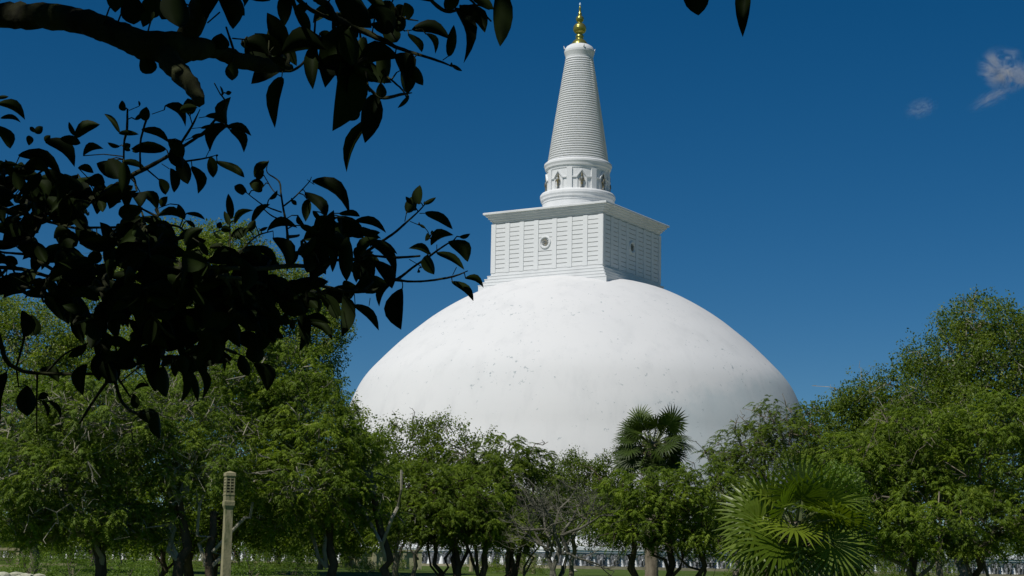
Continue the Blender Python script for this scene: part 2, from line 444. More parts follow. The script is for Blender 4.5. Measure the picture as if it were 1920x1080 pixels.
# drum, its two swelling mouldings and the niches
cz0 = 67.3
MB().lathe([(6.55, 67.0), (6.5, 69.6), (6.35, 70.0)], 72).build('drum_foot', WHITE2, stupa, False)
MB().lathe([(6.4, 69.5), (6.6, 69.75), (6.62, 70.0), (6.85, 70.3), (6.88, 70.6), (7.02, 70.95), (6.98, 71.35), (6.75, 71.65), (6.3, 71.8), (5.5, 71.85)], 80).build('lower_moulding', WHITE2, stupa, False)
MB().lathe([(5.75, 71.7), (5.75, 76.4)], 72).build('drum', WHITE2, stupa, False)
MB().lathe([(5.6, 75.7), (5.85, 75.75), (5.92, 76.1), (6.12, 76.3), (6.18, 76.65), (6.33, 77.0), (6.28, 77.35), (6.0, 77.6), (5.4, 77.75)], 80).build('upper_moulding', WHITE2, stupa, False)
for k in range(8):
    t = -math.pi/2 - R(9) + k*math.pi/4      # centre line of one niche
    def on(rad, da, z, dr=0.0): 
        return np.array([(rad+dr)*math.cos(t+da), (rad+dr)*math.sin(t+da), z])
    # wide pilaster between two niches
    mb = MB()
    da0, da1 = math.pi/8-0.085, math.pi/8+0.085
    v = []
    for z in (71.8, 75.75):
        for d in (da0, da1):
            for rr in (5.6, 6.02): v.append(on(rr, d, z))
    mb.add(v, [(0,2,3,1),(4,5,7,6),(0,1,5,4),(2,6,7,3),(1,3,7,5),(0,4,6,2)]).build('drum_pilaster', WHITE2, stupa)
    # gable over the niche, of two raking strips and two shelves
    mb = MB()
    for sgn in (-1, 1):
        for off, th_ in ((0.0, 0.16), (0.26, 0.12)):
            a0, b0 = (0.0, 75.45-off), (sgn*0.17, 74.05-off*0.6)
            v = [on(5.7, a0[0], a0[1]), on(6.08-off*0.5, a0[0], a0[1]), on(6.08-off*0.5, b0[0], b0[1]), on(5.7, b0[0], b0[1]),
                 on(5.7, a0[0], a0[1]-th_*1.6), on(6.08-off*0.5, a0[0], a0[1]-th_*1.6), on(6.08-off*0.5, b0[0], b0[1]-th_*1.6), on(5.7, b0[0], b0[1]-th_*1.6)]
            mb.add(v, [(0,1,2,3),(7,6,5,4),(0,4,5,1),(1,5,6,2),(2,6,7,3),(3,7,4,0)])
        v = [on(5.7, sgn*0.17, 74.1), on(6.0, sgn*0.17, 74.1), on(6.0, sgn*0.30, 74.1), on(5.7, sgn*0.30, 74.1)]
        v += [x - np.array([0, 0, 0.22]) for x in v]
        mb.add(v, [(0,1,2,3),(7,6,5,4),(0,4,5,1),(1,5,6,2),(2,6,7,3),(3,7,4,0)])
        v = [on(5.7, sgn*0.13, 71.8), on(5.9, sgn*0.13, 71.8), on(5.9, sgn*0.17, 71.8), on(5.7, sgn*0.17, 71.8)]
        v += [x + np.array([0, 0, 2.3]) for x in v]
        mb.add(v, [(3,2,1,0),(4,5,6,7),(1,5,4,0),(2,6,5,1),(3,7,6,2),(0,4,7,3)])
    nc = mb.build('niche', WHITE2, stupa)
    # standing figure in the niche
    mb = MB()
    c = on(5.92, 0, 0)
    mb.lathe([(0.10, 71.9), (0.30, 71.95), (0.24, 72.1), (0.20, 72.5), (0.24, 73.0), (0.30, 73.35), (0.33, 73.7), (0.22, 73.9), (0.09, 73.98), (0.17, 74.12), (0.18, 74.3), (0.10, 74.45), (0.09, 74.6), (0.02, 74.95)], 10, c=(c[0], c[1]))
    for sgn in (-1, 1):
        s0 = on(5.95, sgn*0.052, 73.75); e1 = on(6.05, sgn*0.078, 73.2); h = on(6.25, sgn*0.03, 73.25)
        mb.tube([s0, e1, h], [0.09, 0.08, 0.06], 5)
    mb.build('figure', GILT2, nc, True)
# cone of rings
NRG = 45
zc0, zc1 = 77.65, 97.9
rc0, rc1 = 5.72, 2.62
prof = []
MB().lathe([(rc0-0.22, zc0-0.1), (rc1-0.15, zc1+0.1)], 64).build('cone_core', WHITE2, stupa, True)
rm = MB().lathe([(0.955, 0.0), (0.985, 0.06), (1.0, 0.25), (1.0, 0.55), (0.985, 0.72), (0.955, 0.80)], 64, cap=False).mesh('ring', WHITE2, True)
for k in range(NRG):
    f = (k+0.5)/NRG
    o = link('ring', rm, stupa)
    rr = (rc0*(1-f)+rc1*f) + 0.05*math.sin(f*math.pi)
    o.location = (0, 0, zc0 + (zc1-zc0)*k/NRG); o.scale = (rr, rr, (zc1-zc0)/NRG)
MB().lathe([(2.55, 97.8), (2.6, 98.2), (2.75, 98.7), (2.85, 99.0), (2.86, 99.35), (2.72, 99.75), (2.45, 100.15), (1.9, 100.5), (1.2, 100.7)], 56).build('cone_cap', WHITE2, stupa, False)
for k in range(4):
    t = math.pi/4 + k*math.pi/2
    p = np.array([2.8*math.cos(t), 2.8*math.sin(t), 99.5]); d = np.array([math.cos(t), math.sin(t), 0])
    MB().tube([p-d*0.2, p+d*0.15+[0, 0, 0.15], p+d*0.28+[0, 0, 0.65]], [0.16, 0.13, 0.03], 6).build('cap_finial', WHITE2, stupa, True)
# gilt pinnacle
pin = [(1.62, 100.35), (1.66, 100.5), (1.5, 100.9), (1.15, 101.4), (0.75, 101.75), (0.6, 101.9), (0.78, 102.1), (0.80, 102.35), (0.62, 102.6), (0.55, 102.75),
       (0.95, 103.05), (1.22, 103.45), (1.24, 103.8), (1.26, 103.86), (1.26, 103.95), (1.18, 104.0), (1.14, 104.3), (0.85, 104.7), (0.45, 104.95), (0.4, 105.05), (0.6, 105.25),
       (0.74, 105.6), (0.76, 105.85), (0.66, 106.1), (0.4, 106.35), (0.28, 106.45), (0.38, 106.6), (0.36, 106.8), (0.24, 107.0), (0.20, 107.9), (0.24, 108.0), (0.12, 108.15), (0.08, 108.3)]
pg = MB().lathe([(r, z) for r, z in pin], 40).build('pinnacle', GOLD, stupa, True)
MB().tube([(0, 0, 108.2), (0, 0, 108.9)], [0.05, 0.03], 6).build('crystal_holder', DARK, stupa)
MB().lathe([(0.05, 108.3), (0.2, 108.5), (0.14, 108.8), (0.02, 109.0)], 6).build('crystal', CRYSTAL, stupa)

# ---------------------------------------------------------------- boundary wall with the row of elephants
def elephant_mesh():
    mb = MB()
    def blob(c, r, n=9, m=7, mi=0):
        v = []; 
        for i in range(m+1):
            ph = math.pi*i/m
            for j in range(n):
                t = 2*math.pi*j/n
                v.append((c[0]+r[0]*math.sin(ph)*math.cos(t), c[1]+r[1]*math.sin(ph)*math.sin(t), c[2]+r[2]*math.cos(ph)))
        mb.add(v, [(i*n+j, i*n+(j+1) % n, (i+1)*n+(j+1) % n, (i+1)*n+j) for i in range(m) for j in range(n)], mi)
    blob((0, -0.15, 0.86), (0.52, 0.5, 0.62))                 # shoulders
    blob((0, -0.62, 1.12), (0.30, 0.34, 0.36))                # head
    blob((0.10, -0.78, 1.34), (0.15, 0.16, 0.14)); blob((-0.10, -0.78, 1.34), (0.15, 0.16, 0.14))
    for s in (-1, 1):
        blob((s*0.42, -0.52, 1.06), (0.20, 0.07, 0.34))       # ears
        mb.tube([(s*0.27, -0.42, 0.8), (s*0.28, -0.5, 0.35), (s*0.28, -0.5, 0.08), (s*0.28, -0.54, 0)], [0.2, 0.165, 0.16, 0.19], 8)
        mb.tube([(s*0.16, -0.86, 0.92), (s*0.22, -1.02, 0.78), (s*0.22, -1.16, 0.80)], [0.05, 0.042, 0.012], 6, mi=1)
    mb.tube([(0, -0.86, 1.08), (0, -1.02, 0.86), (0, -1.05, 0.55), (0, -0.98, 0.28), (0, -1.04, 0.12)], [0.19, 0.14, 0.11, 0.085, 0.06], 8)
    return mb.mesh('elephant', [ELEPH, WALLW], True)
EL = elephant_mesh()
def wall_run(P0, P1, zb, H, label):
    P0, P1 = np.array(P0, float), np.array(P1, float)
    d = P1-P0; Ln = float(np.linalg.norm(d)); a = math.atan2(d[1], d[0])
    w = thing('elephant_wall', label, 'wall', (P0[0], P0[1], zb), a)
    MB().box((0, 0, -1.2), (Ln, 1.2, H-0.72)).build('wall_face', WALLW, w)
    MB().box((0, -1.25, -1.5), (Ln, -0.003, -0.05)).build('ledge', SAND, w)
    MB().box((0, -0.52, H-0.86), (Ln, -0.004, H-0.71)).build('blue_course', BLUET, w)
    MB().box((-0.3, -0.62, H-0.70), (Ln+0.3, 1.5, H-0.42)).box((-0.3, -0.72, H-0.415), (Ln+0.3, 1.6, H-0.06)).box((-0.3, -0.6, H-0.058), (Ln+0.3, 1.5, H+0.12)).build('coping', WALLW, w)
    pm = MB().lathe([(0.40, 0), (0.33, 0.25), (0.20, 0.75), (0.10, 1.05), (0.13, 1.2), (0.36, 1.42), (0.42, 1.50)], 12).mesh('pier', WALLW)
    n = int(Ln/1.82); st = Ln/n
    for k in range(n):
        e = link('elephant', EL, w, ((k+0.5)*st, 0.02, -0.05)); e.scale = (1.0, 1.0, (H-0.86)/1.5*1.02)
        p = link('pier', pm, w, ((k+1)*st, -0.12, -0.05)); p.scale = (1, 1, (H-0.86)/1.5)
    return w
CORN = at(1060, 1080, 226)[:2]
LFT, RGT = at(-120, 1080, 282)[:2], at(2060, 1080, 243)[:2]
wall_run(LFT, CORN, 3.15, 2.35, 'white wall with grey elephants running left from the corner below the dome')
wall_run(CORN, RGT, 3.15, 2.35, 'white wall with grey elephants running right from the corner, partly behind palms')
# raised court behind the wall
ct = MB()
back = np.array([[420, 520], [-420, 520]])
poly = [LFT + [0.3, 1.4], CORN + [0, 1.4], RGT + [-0.3, 1.4], [300, 480], [-250, 480]]
n = len(poly)
ct.add([(p[0], p[1], 2.0) for p in poly] + [(p[0], p[1], 3.6) for p in poly],
       [tuple(range(n, 2*n))] + [(i, (i+1) % n, n+(i+1) % n, n+i) for i in range(n)])
tag(ct.build('stone_court', SAND), kind='structure')

# ---------------------------------------------------------------- small masonry among the trees
def gz(p): return float(ground_z(p[0], p[1]))
def yellow_wall(x0, x1, Yd, top, label):
    A, B = at(x0, 1060, Yd), at(x1, 1060, Yd+2)
    Ln = float(np.linalg.norm((B-A)[:2])); zb = gz(A)
    H = float(at(x0, top, Yd)[2]) - zb
    w = thing('plaster_wall', label, 'wall', (A[0], A[1], zb), math.atan2(B[1]-A[1], B[0]-A[0]))
    MB().box((0, 0, -0.3), (Ln, 0.35, H)).build('wall_panel', YELLOW, w)
    k = max(2, int(Ln/1.3))
    pm = MB().box((-0.17, -0.14, -0.3), (0.17, -0.003, H+0.04)).mesh('pilaster', YELLOW)
    for i in range(k+1): link('pilaster', pm, w, (0.17+(Ln-0.34)*i/k, 0, 0))
    MB().box((-0.1, -0.2, H+0.041), (Ln+0.1, 0.5, H+0.2)).build('coping', YELLOW, w)
yellow_wall(640, 790, 150, 1032, 'low yellow plaster wall with pilasters behind the forked tree')
def bench(px, Yd, zt, Ln, label):
    P = at(px, 1060, Yd); zb = gz(P)
    b = thing('stone_bench', label, 'bench', (P[0], P[1], zb), 0.15)
    MB().box((-Ln/2, -0.25, 0.42), (Ln/2, 0.25, 0.54)).build('seat', STONE, b)
    for s in (-1, 1): MB().box((s*Ln*0.36-0.13, -0.2, -0.1), (s*Ln*0.36+0.13, 0.2, 0.418)).build('leg', STONE, b)
bench(110, 92, 1053, 1.9, 'stone bench standing left of the trunk at the lower left corner')
bench(455, 120, 1062, 2.6, 'long stone bench just right of the lamp pillar')
def planter_frame(px, Yd, label):
    P = at(px, 1060, Yd); zb = gz(P)
    b = thing('stone_planter', label, 'planter', (P[0], P[1], zb), 0.1)  # open stone frame of a planter
    for s in (-1, 1): MB().box((s*0.75-0.09, -0.15, -0.1), (s*0.75+0.09, 0.15, 0.95)).build('post', STONE, b)
    MB().box((-0.95, -0.2, 0.951), (0.95, 0.2, 1.1)).build('lintel', STONE, b)
    MB().box((-0.95, -0.22, -0.12), (0.95, 0.22, 0.10)).build('sill', STONE, b)
planter_frame(8, 105, 'square open stone gateway at the far left edge under the trees')
def rock_mesh(seed):
    bm = bmesh.new(); bmesh.ops.create_icosphere(bm, subdivisions=2, radius=1)
    r = random.Random(seed)
    k = [Vector((r.uniform(-1, 1), r.uniform(-1, 1), r.uniform(-1, 1))).normalized() for _ in range(9)]
    for v in bm.verts:
        v.co *= 1 - 0.35*max(0, max(v.co.dot(q) for q in k)-0.75)*2
        v.co.z *= 0.6
    me = bpy.data.meshes.new('rock'); bm.to_mesh(me); bm.free(); me.materials.append(ROCK); return me
ROCK = plaster('pale_rock', (0.48, 0.47, 0.36), (0.3, 0.3, 0.2), seed_scale=2.0)
RM = [rock_mesh(i) for i in range(4)]
RL = ['largest pale rock of the pile at the lower left, between two others', 'middle pale rock of the pile, set back behind the largest one', 'pale rock in front in the lower left pile, right of the largest',
      'smallest pale rock at the right end of the lower left pile', 'small pale rock at the front of the lower left pile', 'pale rock lying apart, right of the pile and left of the bench', 'broad pale rock at the far left edge, under the stone gateway']
for i, (px, Yd, s) in enumerate(((32, 86, .34), (42, 87, .26), (50, 85.6, .30), (58, 86.4, .22), (37, 85, .2), (75, 86, .25), (8, 85, .4), (1075, 150, .3), (905, 155, .32))):
    P = at(px, 1060, Yd)
    o = link('rock', RM[i % 4], None, (P[0], P[1], gz(P)+s*0.2)); o.scale = (s*1.3, s, s); o.rotation_euler = (0, 0, i*1.3)
    tag(o, RL[i] if i < 7 else ('pale rock on the lawn in front of the elephant wall, right of the bare tree' if i == 7 else 'pale rock on the lawn left of the bare tree'), 'rock', 'rocks piled at the lower left' if i < 7 else None)
def stub(px, Yd, h, r, label, name='stone_pillar'):
    P = at(px, 1060, Yd)
    m = MB().lathe([(r*1.15, -0.2), (r*1.1, 0.1), (r, 0.14), (r*0.94, h-0.2), (r*1.1, h-0.16), (r*1.12, h-0.02), (r*0.8, h+0.04)], 8)
    o = m.build(name, STONE, None, loc=(P[0], P[1], gz(P))); tag(o, label, 'pillar')
stub(1186, 185, 1.45, 0.26, 'short octagonal stone pillar on the lawn before the elephant wall')
stub(884, 140, 1.1, 0.18, 'short stone pillar beside the trunk left of the bare tree')
stub(1000, 128, 1.25, 0.16, 'thin stone stump on the lawn just left of the bare tree trunk')

# ---------------------------------------------------------------- carved lamp pillars
def lamp_pillar(px, ytop, Yd, w, label, rot=0.42):
    P = at(px, ytop, Yd); zb = gz(P); H = float(P[2]) - zb
    t = thing('lamp_pillar', label, 'lamp post', (P[0], P[1], zb), rot)
    h = w/2; hh = 0.46
    zs = H-hh-0.12
    MB().frustum((0, 0), h*1.18, -0.3, h*0.92, zs).build('shaft', STONE, t)
    MB().square_lathe([(h*0.90, zs-0.02), (h*1.22, zs+0.05), (h*1.24, zs+0.12), (h*1.10, zs+0.13), (h*1.12, zs+0.22), (h*1.2, zs+0.225), (h*1.2, zs+0.245), (h*0.9, zs+0.25)]).build('collar', STONE, t)
    MB().square_lathe([(h*0.72, zs+0.24), (h*0.72, H-0.05)]).build('lamp_core', DARK, t)
    la = MB()
    z0, z1 = zs+0.245, H-0.06
    for sd_ in range(4):
        a = sd_*math.pi/2; Rm = np.array([[math.cos(a), -math.sin(a), 0], [math.sin(a), math.cos(a), 0], [0, 0, 1]])
        for x in (-h*1.08, -h*0.1, h*0.88): la.box((x, -h*1.12, z0), (x+h*0.2, -h*0.9, z1), T=(Rm, np.zeros(3)))
        for k in range(6):
            z = z0 + (z1-z0)*k/5.5
            la.box((-h*0.88, -h*1.08, z), (h*0.88, -h*0.93, z+0.022), T=(Rm, np.zeros(3)))
    la.build('lattice', STONE, t)
    MB().square_lathe([(h*1.0, H-0.062), (h*1.25, H-0.03), (h*1.2, H+0.02), (h*0.9, H+0.03), (h*0.15, H+0.05)]).build('cap', STONE, t)
lamp_pillar(431, 889, 30, 0.138, 'tall slim stone lamp pillar with carved lattice head, standing before the dark trees')
stub(394, 62, 0.62, 0.13, 'short stone post low behind the lamp pillar, on its left')

# ---------------------------------------------------------------- foliage
def quad_mesh(name, V, k, material, tint, mats2=None):
    """V: (n*k,3) vertices, k (3 or 4) per face, tint one value per face"""
    n = len(V)//k
    me = bpy.data.meshes.new(name)
    me.vertices.add(len(V)); me.vertices.foreach_set('co', V.astype(np.float32).ravel())
    me.loops.add(len(V)); me.loops.foreach_set('vertex_index', np.arange(len(V), dtype=np.int32))
    me.polygons.add(n); me.polygons.foreach_set('loop_start', (np.arange(n)*k).astype(np.int32))
    me.materials.append(material)
    me.update(calc_edges=True)
    at_ = me.attributes.new('tint', 'FLOAT', 'FACE'); at_.data.foreach_set('value', tint.astype(np.float32))
    return me

def rotz(v, a):
    c, s = np.cos(a), np.sin(a)
    return np.stack([v[..., 0]*c - v[..., 1]*s, v[..., 0]*s + v[..., 1]*c, v[..., 2]], -1)

def feather_templates(n=12, pairs=10):
    """drooping compound leaves along +x, 1 unit long, every leaflet pair a narrow hanging triangle"""
    T = []
    for q in range(n):
        tri = []
        rise, drop = rng.uniform(0.15, 0.5), rng.uniform(0.55, 1.05)
        sw = rng.uniform(-0.25, 0.25)
        def pt(t): return np.array([t*(1-0.18*t), sw*t*t, rise*t - drop*t*t])
        for i in range(pairs):
            t = 0.12 + 0.88*i/(pairs-1)
            p = pt(t); tg = pt(t+0.05)-p; tg /= np.linalg.norm(tg)
            side = np.cross(tg, [0, 0, 1]); side /= np.linalg.norm(side)
            ln = 0.27*math.sin(math.pi*(0.15+0.8*t))**0.6 * rng.uniform(0.75, 1.2)
            for s in (-1, 1):
                d = side*s*rng.uniform(0.6, 1.0) + tg*rng.uniform(0.2, 0.7) + np.array([0, 0, -rng.uniform(0.3, 1.1)])
                d /= np.linalg.norm(d)
                nr = np.array([0.6, 0, 0.7]) + rng.normal(size=3)*0.5
                w = np.cross(nr, d); w /= np.linalg.norm(w)
                hw = 0.036*rng.uniform(0.8, 1.3)
                tri += [p - w*hw, p + w*hw, p + d*ln]
        T.append(np.array(tri))
    return np.array(T)                     # (n, tris*3, 3)
FT = feather_templates()
def broad_templates(n=12, leaves=18, spread=0.50, sz=0.21):
    T = []
    for q in range(n):
        vs = []
        for i in range(leaves):
            c = rng.normal(size=3); c *= spread*rng.uniform(0.4, 1)/np.linalg.norm(c); c[0] += 0.35
            d = rng.normal(size=3); d[2] -= 0.5; d /= np.linalg.norm(d)
            w = np.cross(d, rng.normal(size=3)*0.7+[0.1, 0, 0.7]); w /= np.linalg.norm(w)
            L_ = sz*rng.uniform(0.7, 1.2)
            vs += [c, c + d*L_*0.45 + w*L_*0.27, c + d*L_, c + d*L_*0.45 - w*L_*0.27]
        T.append(np.array(vs))
    return np.array(T)
BT = broad_templates()

def stamp(T, P, az, pitch, sc):
    """place templates T[idx] at points P"""
    idx = rng.integers(0, len(T), len(P))
    v = T[idx] * sc[:, None, None]
    cp, sp = np.cos(pitch)[:, None], np.sin(pitch)[:, None]
    x = v[..., 0]*cp - v[..., 2]*sp; z = v[..., 0]*sp + v[..., 2]*cp
    v = np.stack([x, v[..., 1], z], -1)
    v = rotz(v, az[:, None])
    return (v + P[:, None, :]).reshape(-1, 3)

def branch_tubes(mb, start, end, r0, r1, sag=0.0, n=5, sides=5, wob=0.12):
    start, end = np.asarray(start, float), np.asarray(end, float)
    L_ = np.linalg.norm(end-start)
    t = np.linspace(0, 1, n)[:, None]
    p = start*(1-t) + end*t
    p[:, 2] += sag*L_*np.sin(np.pi*t[:, 0])
    w = rng.normal(size=(n, 3))*L_*wob/math.sqrt(n); w[0] = 0; w[-1] = 0
    p += w
    mb.tube(p, r0*(1-t[:, 0]) + r1*t[:, 0], sides, cap=False)
    return p

def make_tree(name, label, Yd, trunks, blobs, kind='feather', fm=None, bk=None, tuft=0.62, dens=1.0, nsp=10, group=None, twigs=1.0, dj=0.5, leafscale=1.0, thr=0.0, trunk_r=0.16):
    """blobs in photo pixels (cx,cy,rx,ry); trunks: list of (foot px, fork px, fork y px, radius factor)"""
    fm = fm or FEATHER; bk = bk or BARKG
    tuft *= 0.66 if kind == 'feather' else 0.78
    nsp = nsp-3 if kind == 'feather' else nsp-2
    k = Yd/3300.0
    foot = at(trunks[0][0], 1080, Yd); foot[2] = gz(foot)
    t = thing(name, label, 'tree', tuple(foot), 0, group)
    O = foot
    B = []
    for (cx, cy, rx, ry) in blobs:
        yy = Yd + rng.uniform(-dj, dj)*rx*k
        c = at(cx, cy, yy); B.append((c-O, rx*k, max(rx, ry)*k*0.85, ry*k))
    forks = []; limbs = MB()
    for (fx, kx, ky, rf) in trunks:
        f = at(fx, 1080, Yd + rng.uniform(-0.5, 0.5)); f[2] = gz(f)-0.3; f -= O
        kk = at(kx, ky, Yd + rng.uniform(-0.3, 0.3)) - O
        wood = MB(); branch_tubes(wood, f, kk, trunk_r*rf*1.15, trunk_r*rf*0.75, 0, 7, 8, 0.10)
        wood.build('trunk', BARKD if Yd < 75 else BARKG, t, True)
        forks.append((kk, trunk_r*rf*0.75))
        sp = f*0.55 + kk*0.45
        for q in range(2):
            fe = kk + np.array([rng.uniform(-1.4, 1.4), rng.uniform(-0.6, 0.6), rng.uniform(0.2, 1.0)])
            branch_tubes(limbs, sp, fe, trunk_r*rf*0.5, trunk_r*rf*0.3, 0.02, 6, 6, 0.15)
    centers = [b[0] for b in B]
    src = []
    for i, b in enumerate(B):
        d = [np.linalg.norm(f[0]-b[0]) for f in forks]; j = int(np.argmin(d)); f = forks[j]
        cand = [(np.linalg.norm(centers[m]-b[0]) + 0.0, m) for m in range(i)]
        # join the nearest earlier blob when it lies between, else the fork
        st, r0 = f[0], f[1]*0.8
        if cand:
            dm, m = min(cand)
            if dm < d[j]*0.6: st, r0 = centers[m], f[1]*0.42
        branch_tubes(limbs, st, b[0], r0, max(0.03, r0*0.45), 0.05, 6, 6, 0.22)
    P, AZ, PI_, SC, TI = [], [], [], [], []
    for (c, a, b_, h) in B:
        area = 4*math.pi*((a*b_)**1.6/3+(a*h)**1.6/3+(b_*h)**1.6/3)**(1/1.6)
        n = max(4, int(dens*area/(tuft*tuft*1.15)))
        dr = rng.normal(size=(n*2, 3)); dr /= np.linalg.norm(dr, axis=1)[:, None]
        keep = rng.uniform(size=n*2) < np.where(dr[:, 1] > 0.25, 0.45, 1.0)*np.where(dr[:, 2] < -0.55, 0.55, 1.0)
        dr = dr[keep][:n]
        rad = 1.08 - 0.42*rng.uniform(0, 1, len(dr))**1.5
        tc = c + dr*rad[:, None]*np.array([a, b_, h])
        for q in range(len(dr)):
            if rng.uniform() < 0.2*twigs:
                st = c + (tc[q]-c)*0.35 + rng.normal(size=3)*0.1
                branch_tubes(limbs, st, tc[q], 0.028, 0.010, 0.08, 4, 3, 0.3)
        m = rng.integers(max(3, nsp-2), nsp+4, len(dr))
        rep = np.repeat(np.arange(len(dr)), m)
        base_az = np.arctan2(dr[:, 1], dr[:, 0])
        if kind == 'feather':
            az = base_az[rep] + rng.normal(0, 1.25, len(rep)); pt = rng.normal(0.25, 0.35, len(rep))
            sc = rng.uniform(0.7, 1.2, len(rep))*tuft*1.12*leafscale
            p = tc[rep] + rng.normal(0, 0.10*tuft, (len(rep), 3)) + np.array([0, 0, 0.15])*rng.uniform(0, 1, (len(rep), 1))
        else:
            az = rng.uniform(0, 6.28, len(rep)); pt = rng.normal(0.0, 0.5, len(rep))
            sc = rng.uniform(0.75, 1.25, len(rep))*tuft*leafscale
            p = tc[rep] + rng.normal(0, 0.45*tuft, (len(rep), 3))*np.array([1, 1, 0.6])
        P.append(p); AZ.append(az); PI_.append(pt); SC.append(sc)
        TI.append(np.clip((rng.beta(2, 2.6, len(dr)))[rep] + rng.normal(0, 0.13, len(rep)), 0, 1))
        # bare pale twigs poking out of the crown
        for q in range(int(twigs*len(dr)*0.08)):
            d0 = dr[rng.integers(0, len(dr))]
            st = c + d0*np.array([a, b_, h])*0.7
            e = c + d0*np.array([a, b_, h])*rng.uniform(0.98, 1.12) + rng.normal(size=3)*0.35
            pp = branch_tubes(limbs, st, e, 0.034, 0.012, 0.1, 5, 3, 0.35)
            for u in (2, 3):
                branch_tubes(limbs, pp[u], pp[u] + (e-st)*0.35 + rng.normal(size=3)*0.3, 0.018, 0.008, 0.1, 4, 3, 0.3)
    P, AZ, PI_, SC, TI = map(np.concatenate, (P, AZ, PI_, SC, TI))
    T = FT if kind == 'feather' else BT
    kf = 3 if kind == 'feather' else 4
    V = stamp(T, P, AZ, PI_, SC)
    nf = T.shape[1]//kf
    ti = np.clip(np.repeat(TI, nf) + rng.normal(0, 0.08, len(P)*nf), 0, 1)
    tag(limbs.build('branches', bk if twigs < 1.3 else BARKP, t, False), kind='stuff')
    cr = link('crown', quad_mesh('crown', V, kf, fm, ti), t)
    STAT.append((name, len(V)//kf*(kf-2)))
    return t
STAT = []
FARG = 'trees behind the front row'
make_tree('tall_tree', 'tall light green broadleaf tree rising behind the dark leafy branch on the left', 100, [(420, 420, 900, 1.6)],
          [(420, 520, 95, 95), (330, 500, 110, 75), (500, 560, 90, 85), (592, 620, 48, 66), (240, 580, 90, 90), (380, 640, 150, 100), (575, 700, 60, 60), (560, 620, 80, 90), (380, 770, 170, 80), (560, 800, 110, 80)],
          'broad', BROAD, BARKP, tuft=0.95, dens=1.2, nsp=7, twigs=1.4)
make_tree('tall_tree', 'broadleaf tree at the far left edge, behind the hanging dark leaves', 96, [(60, 60, 900, 1.5)],
          [(60, 660, 100, 90), (-30, 630, 90, 90), (150, 710, 90, 80), (40, 780, 120, 70), (180, 800, 120, 70), (90, 870, 150, 70)], 'broad', BROAD, BARKP, tuft=0.9, dens=1.1, nsp=7, twigs=1.4)
make_tree('raintree', 'tallest tree on the right, its light crown cut by the right edge of the picture', 78, [(1800, 1790, 900, 1.8)],
          [(1840, 605, 75, 48), (1900, 640, 70, 60), (1790, 680, 80, 60), (1870, 720, 110, 90), (1710, 745, 75, 60), (1630, 770, 70, 60), (1560, 800, 55, 50), (1790, 820, 150, 100), (1660, 860, 130, 80), (1950, 790, 80, 120), (1740, 690, 45, 35), (1590, 770, 40, 32), (1720, 830, 90, 70)],
          'broad', BROAD2, BARKP, tuft=0.82, dens=1.05, nsp=7, twigs=1.8)
make_tree('feathery_tree', 'thin feathery tree before the shaded right side of the dome', 73, [(1440, 1445, 980, 0.9)],
          [(1445, 800, 42, 50), (1400, 850, 60, 45), (1480, 835, 60, 50), (1370, 905, 55, 45), (1440, 890, 90, 60), (1520, 800, 35, 40), (1350, 850, 28, 24), (1560, 880, 60, 60)],
          'feather', DEEP, BARKG, tuft=0.62, dens=0.85, nsp=7, twigs=1.2)
make_tree('drooping_tree', 'open crowned tree with hanging leaves in front of the lower left of the dome', 82, [(745, 748, 985, 0.9), (780, 790, 970, 0.6)],
          [(705, 862, 52, 42), (770, 840, 62, 50), (840, 830, 60, 42), (890, 860, 50, 50), (740, 910, 90, 55), (840, 920, 80, 60), (660, 900, 60, 70), (708, 812, 20, 16)],
          'broad', DEEP, BARKG, tuft=0.75, dens=0.85, nsp=6, twigs=1.2)
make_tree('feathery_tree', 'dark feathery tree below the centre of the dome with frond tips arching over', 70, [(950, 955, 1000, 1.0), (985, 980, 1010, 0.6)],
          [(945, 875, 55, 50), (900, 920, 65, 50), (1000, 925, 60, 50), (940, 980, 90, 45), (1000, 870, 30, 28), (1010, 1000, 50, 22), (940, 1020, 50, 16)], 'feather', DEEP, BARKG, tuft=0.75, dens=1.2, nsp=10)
make_tree('thin_tree', 'low sparse tree below the dome between the dark feathery tree and the fan palm', 88, [(1075, 1072, 1000, 0.8)],
          [(1075, 900, 50, 38), (1120, 920, 50, 45), (1030, 900, 40, 38), (1150, 880, 26, 28), (1080, 965, 110, 50), (1060, 862, 22, 16), (1150, 960, 60, 50)], 'broad', DEEP, BARKG, tuft=0.7, dens=0.95, nsp=6, twigs=1.3)
make_tree('feathery_tree', 'bright feathery tree covering the lower trunk of the tall fan palm', 64, [(1195, 1190, 1010, 0.8), (1262, 1250, 1000, 0.9), (1320, 1310, 1015, 0.7)],
          [(1180, 935, 65, 46), (1245, 926, 75, 42), (1320, 930, 65, 55), (1215, 985, 90, 45), (1320, 995, 85, 45), (1145, 975, 50, 40), (1280, 1018, 60, 20), (1380, 1015, 50, 34), (1180, 1018, 40, 16)], 'feather', FEATHER, BARKD, tuft=0.66, dens=1.0, nsp=9)
make_tree('feathery_tree', 'bright feathery tree in the middle, its crown reaching down to the lawn', 66, [(860, 850, 1010, 1.0), (890, 905, 1005, 0.8), (835, 815, 1015, 0.6)],
          [(820, 930, 90, 55), (880, 950, 80, 55), (790, 975, 75, 40), (860, 990, 90, 32), (930, 985, 60, 36), (760, 930, 60, 60), (760, 1010, 60, 18), (860, 1018, 70, 16)], 'feather', FEATHER, BARKD, tuft=0.66, dens=1.0, nsp=9)
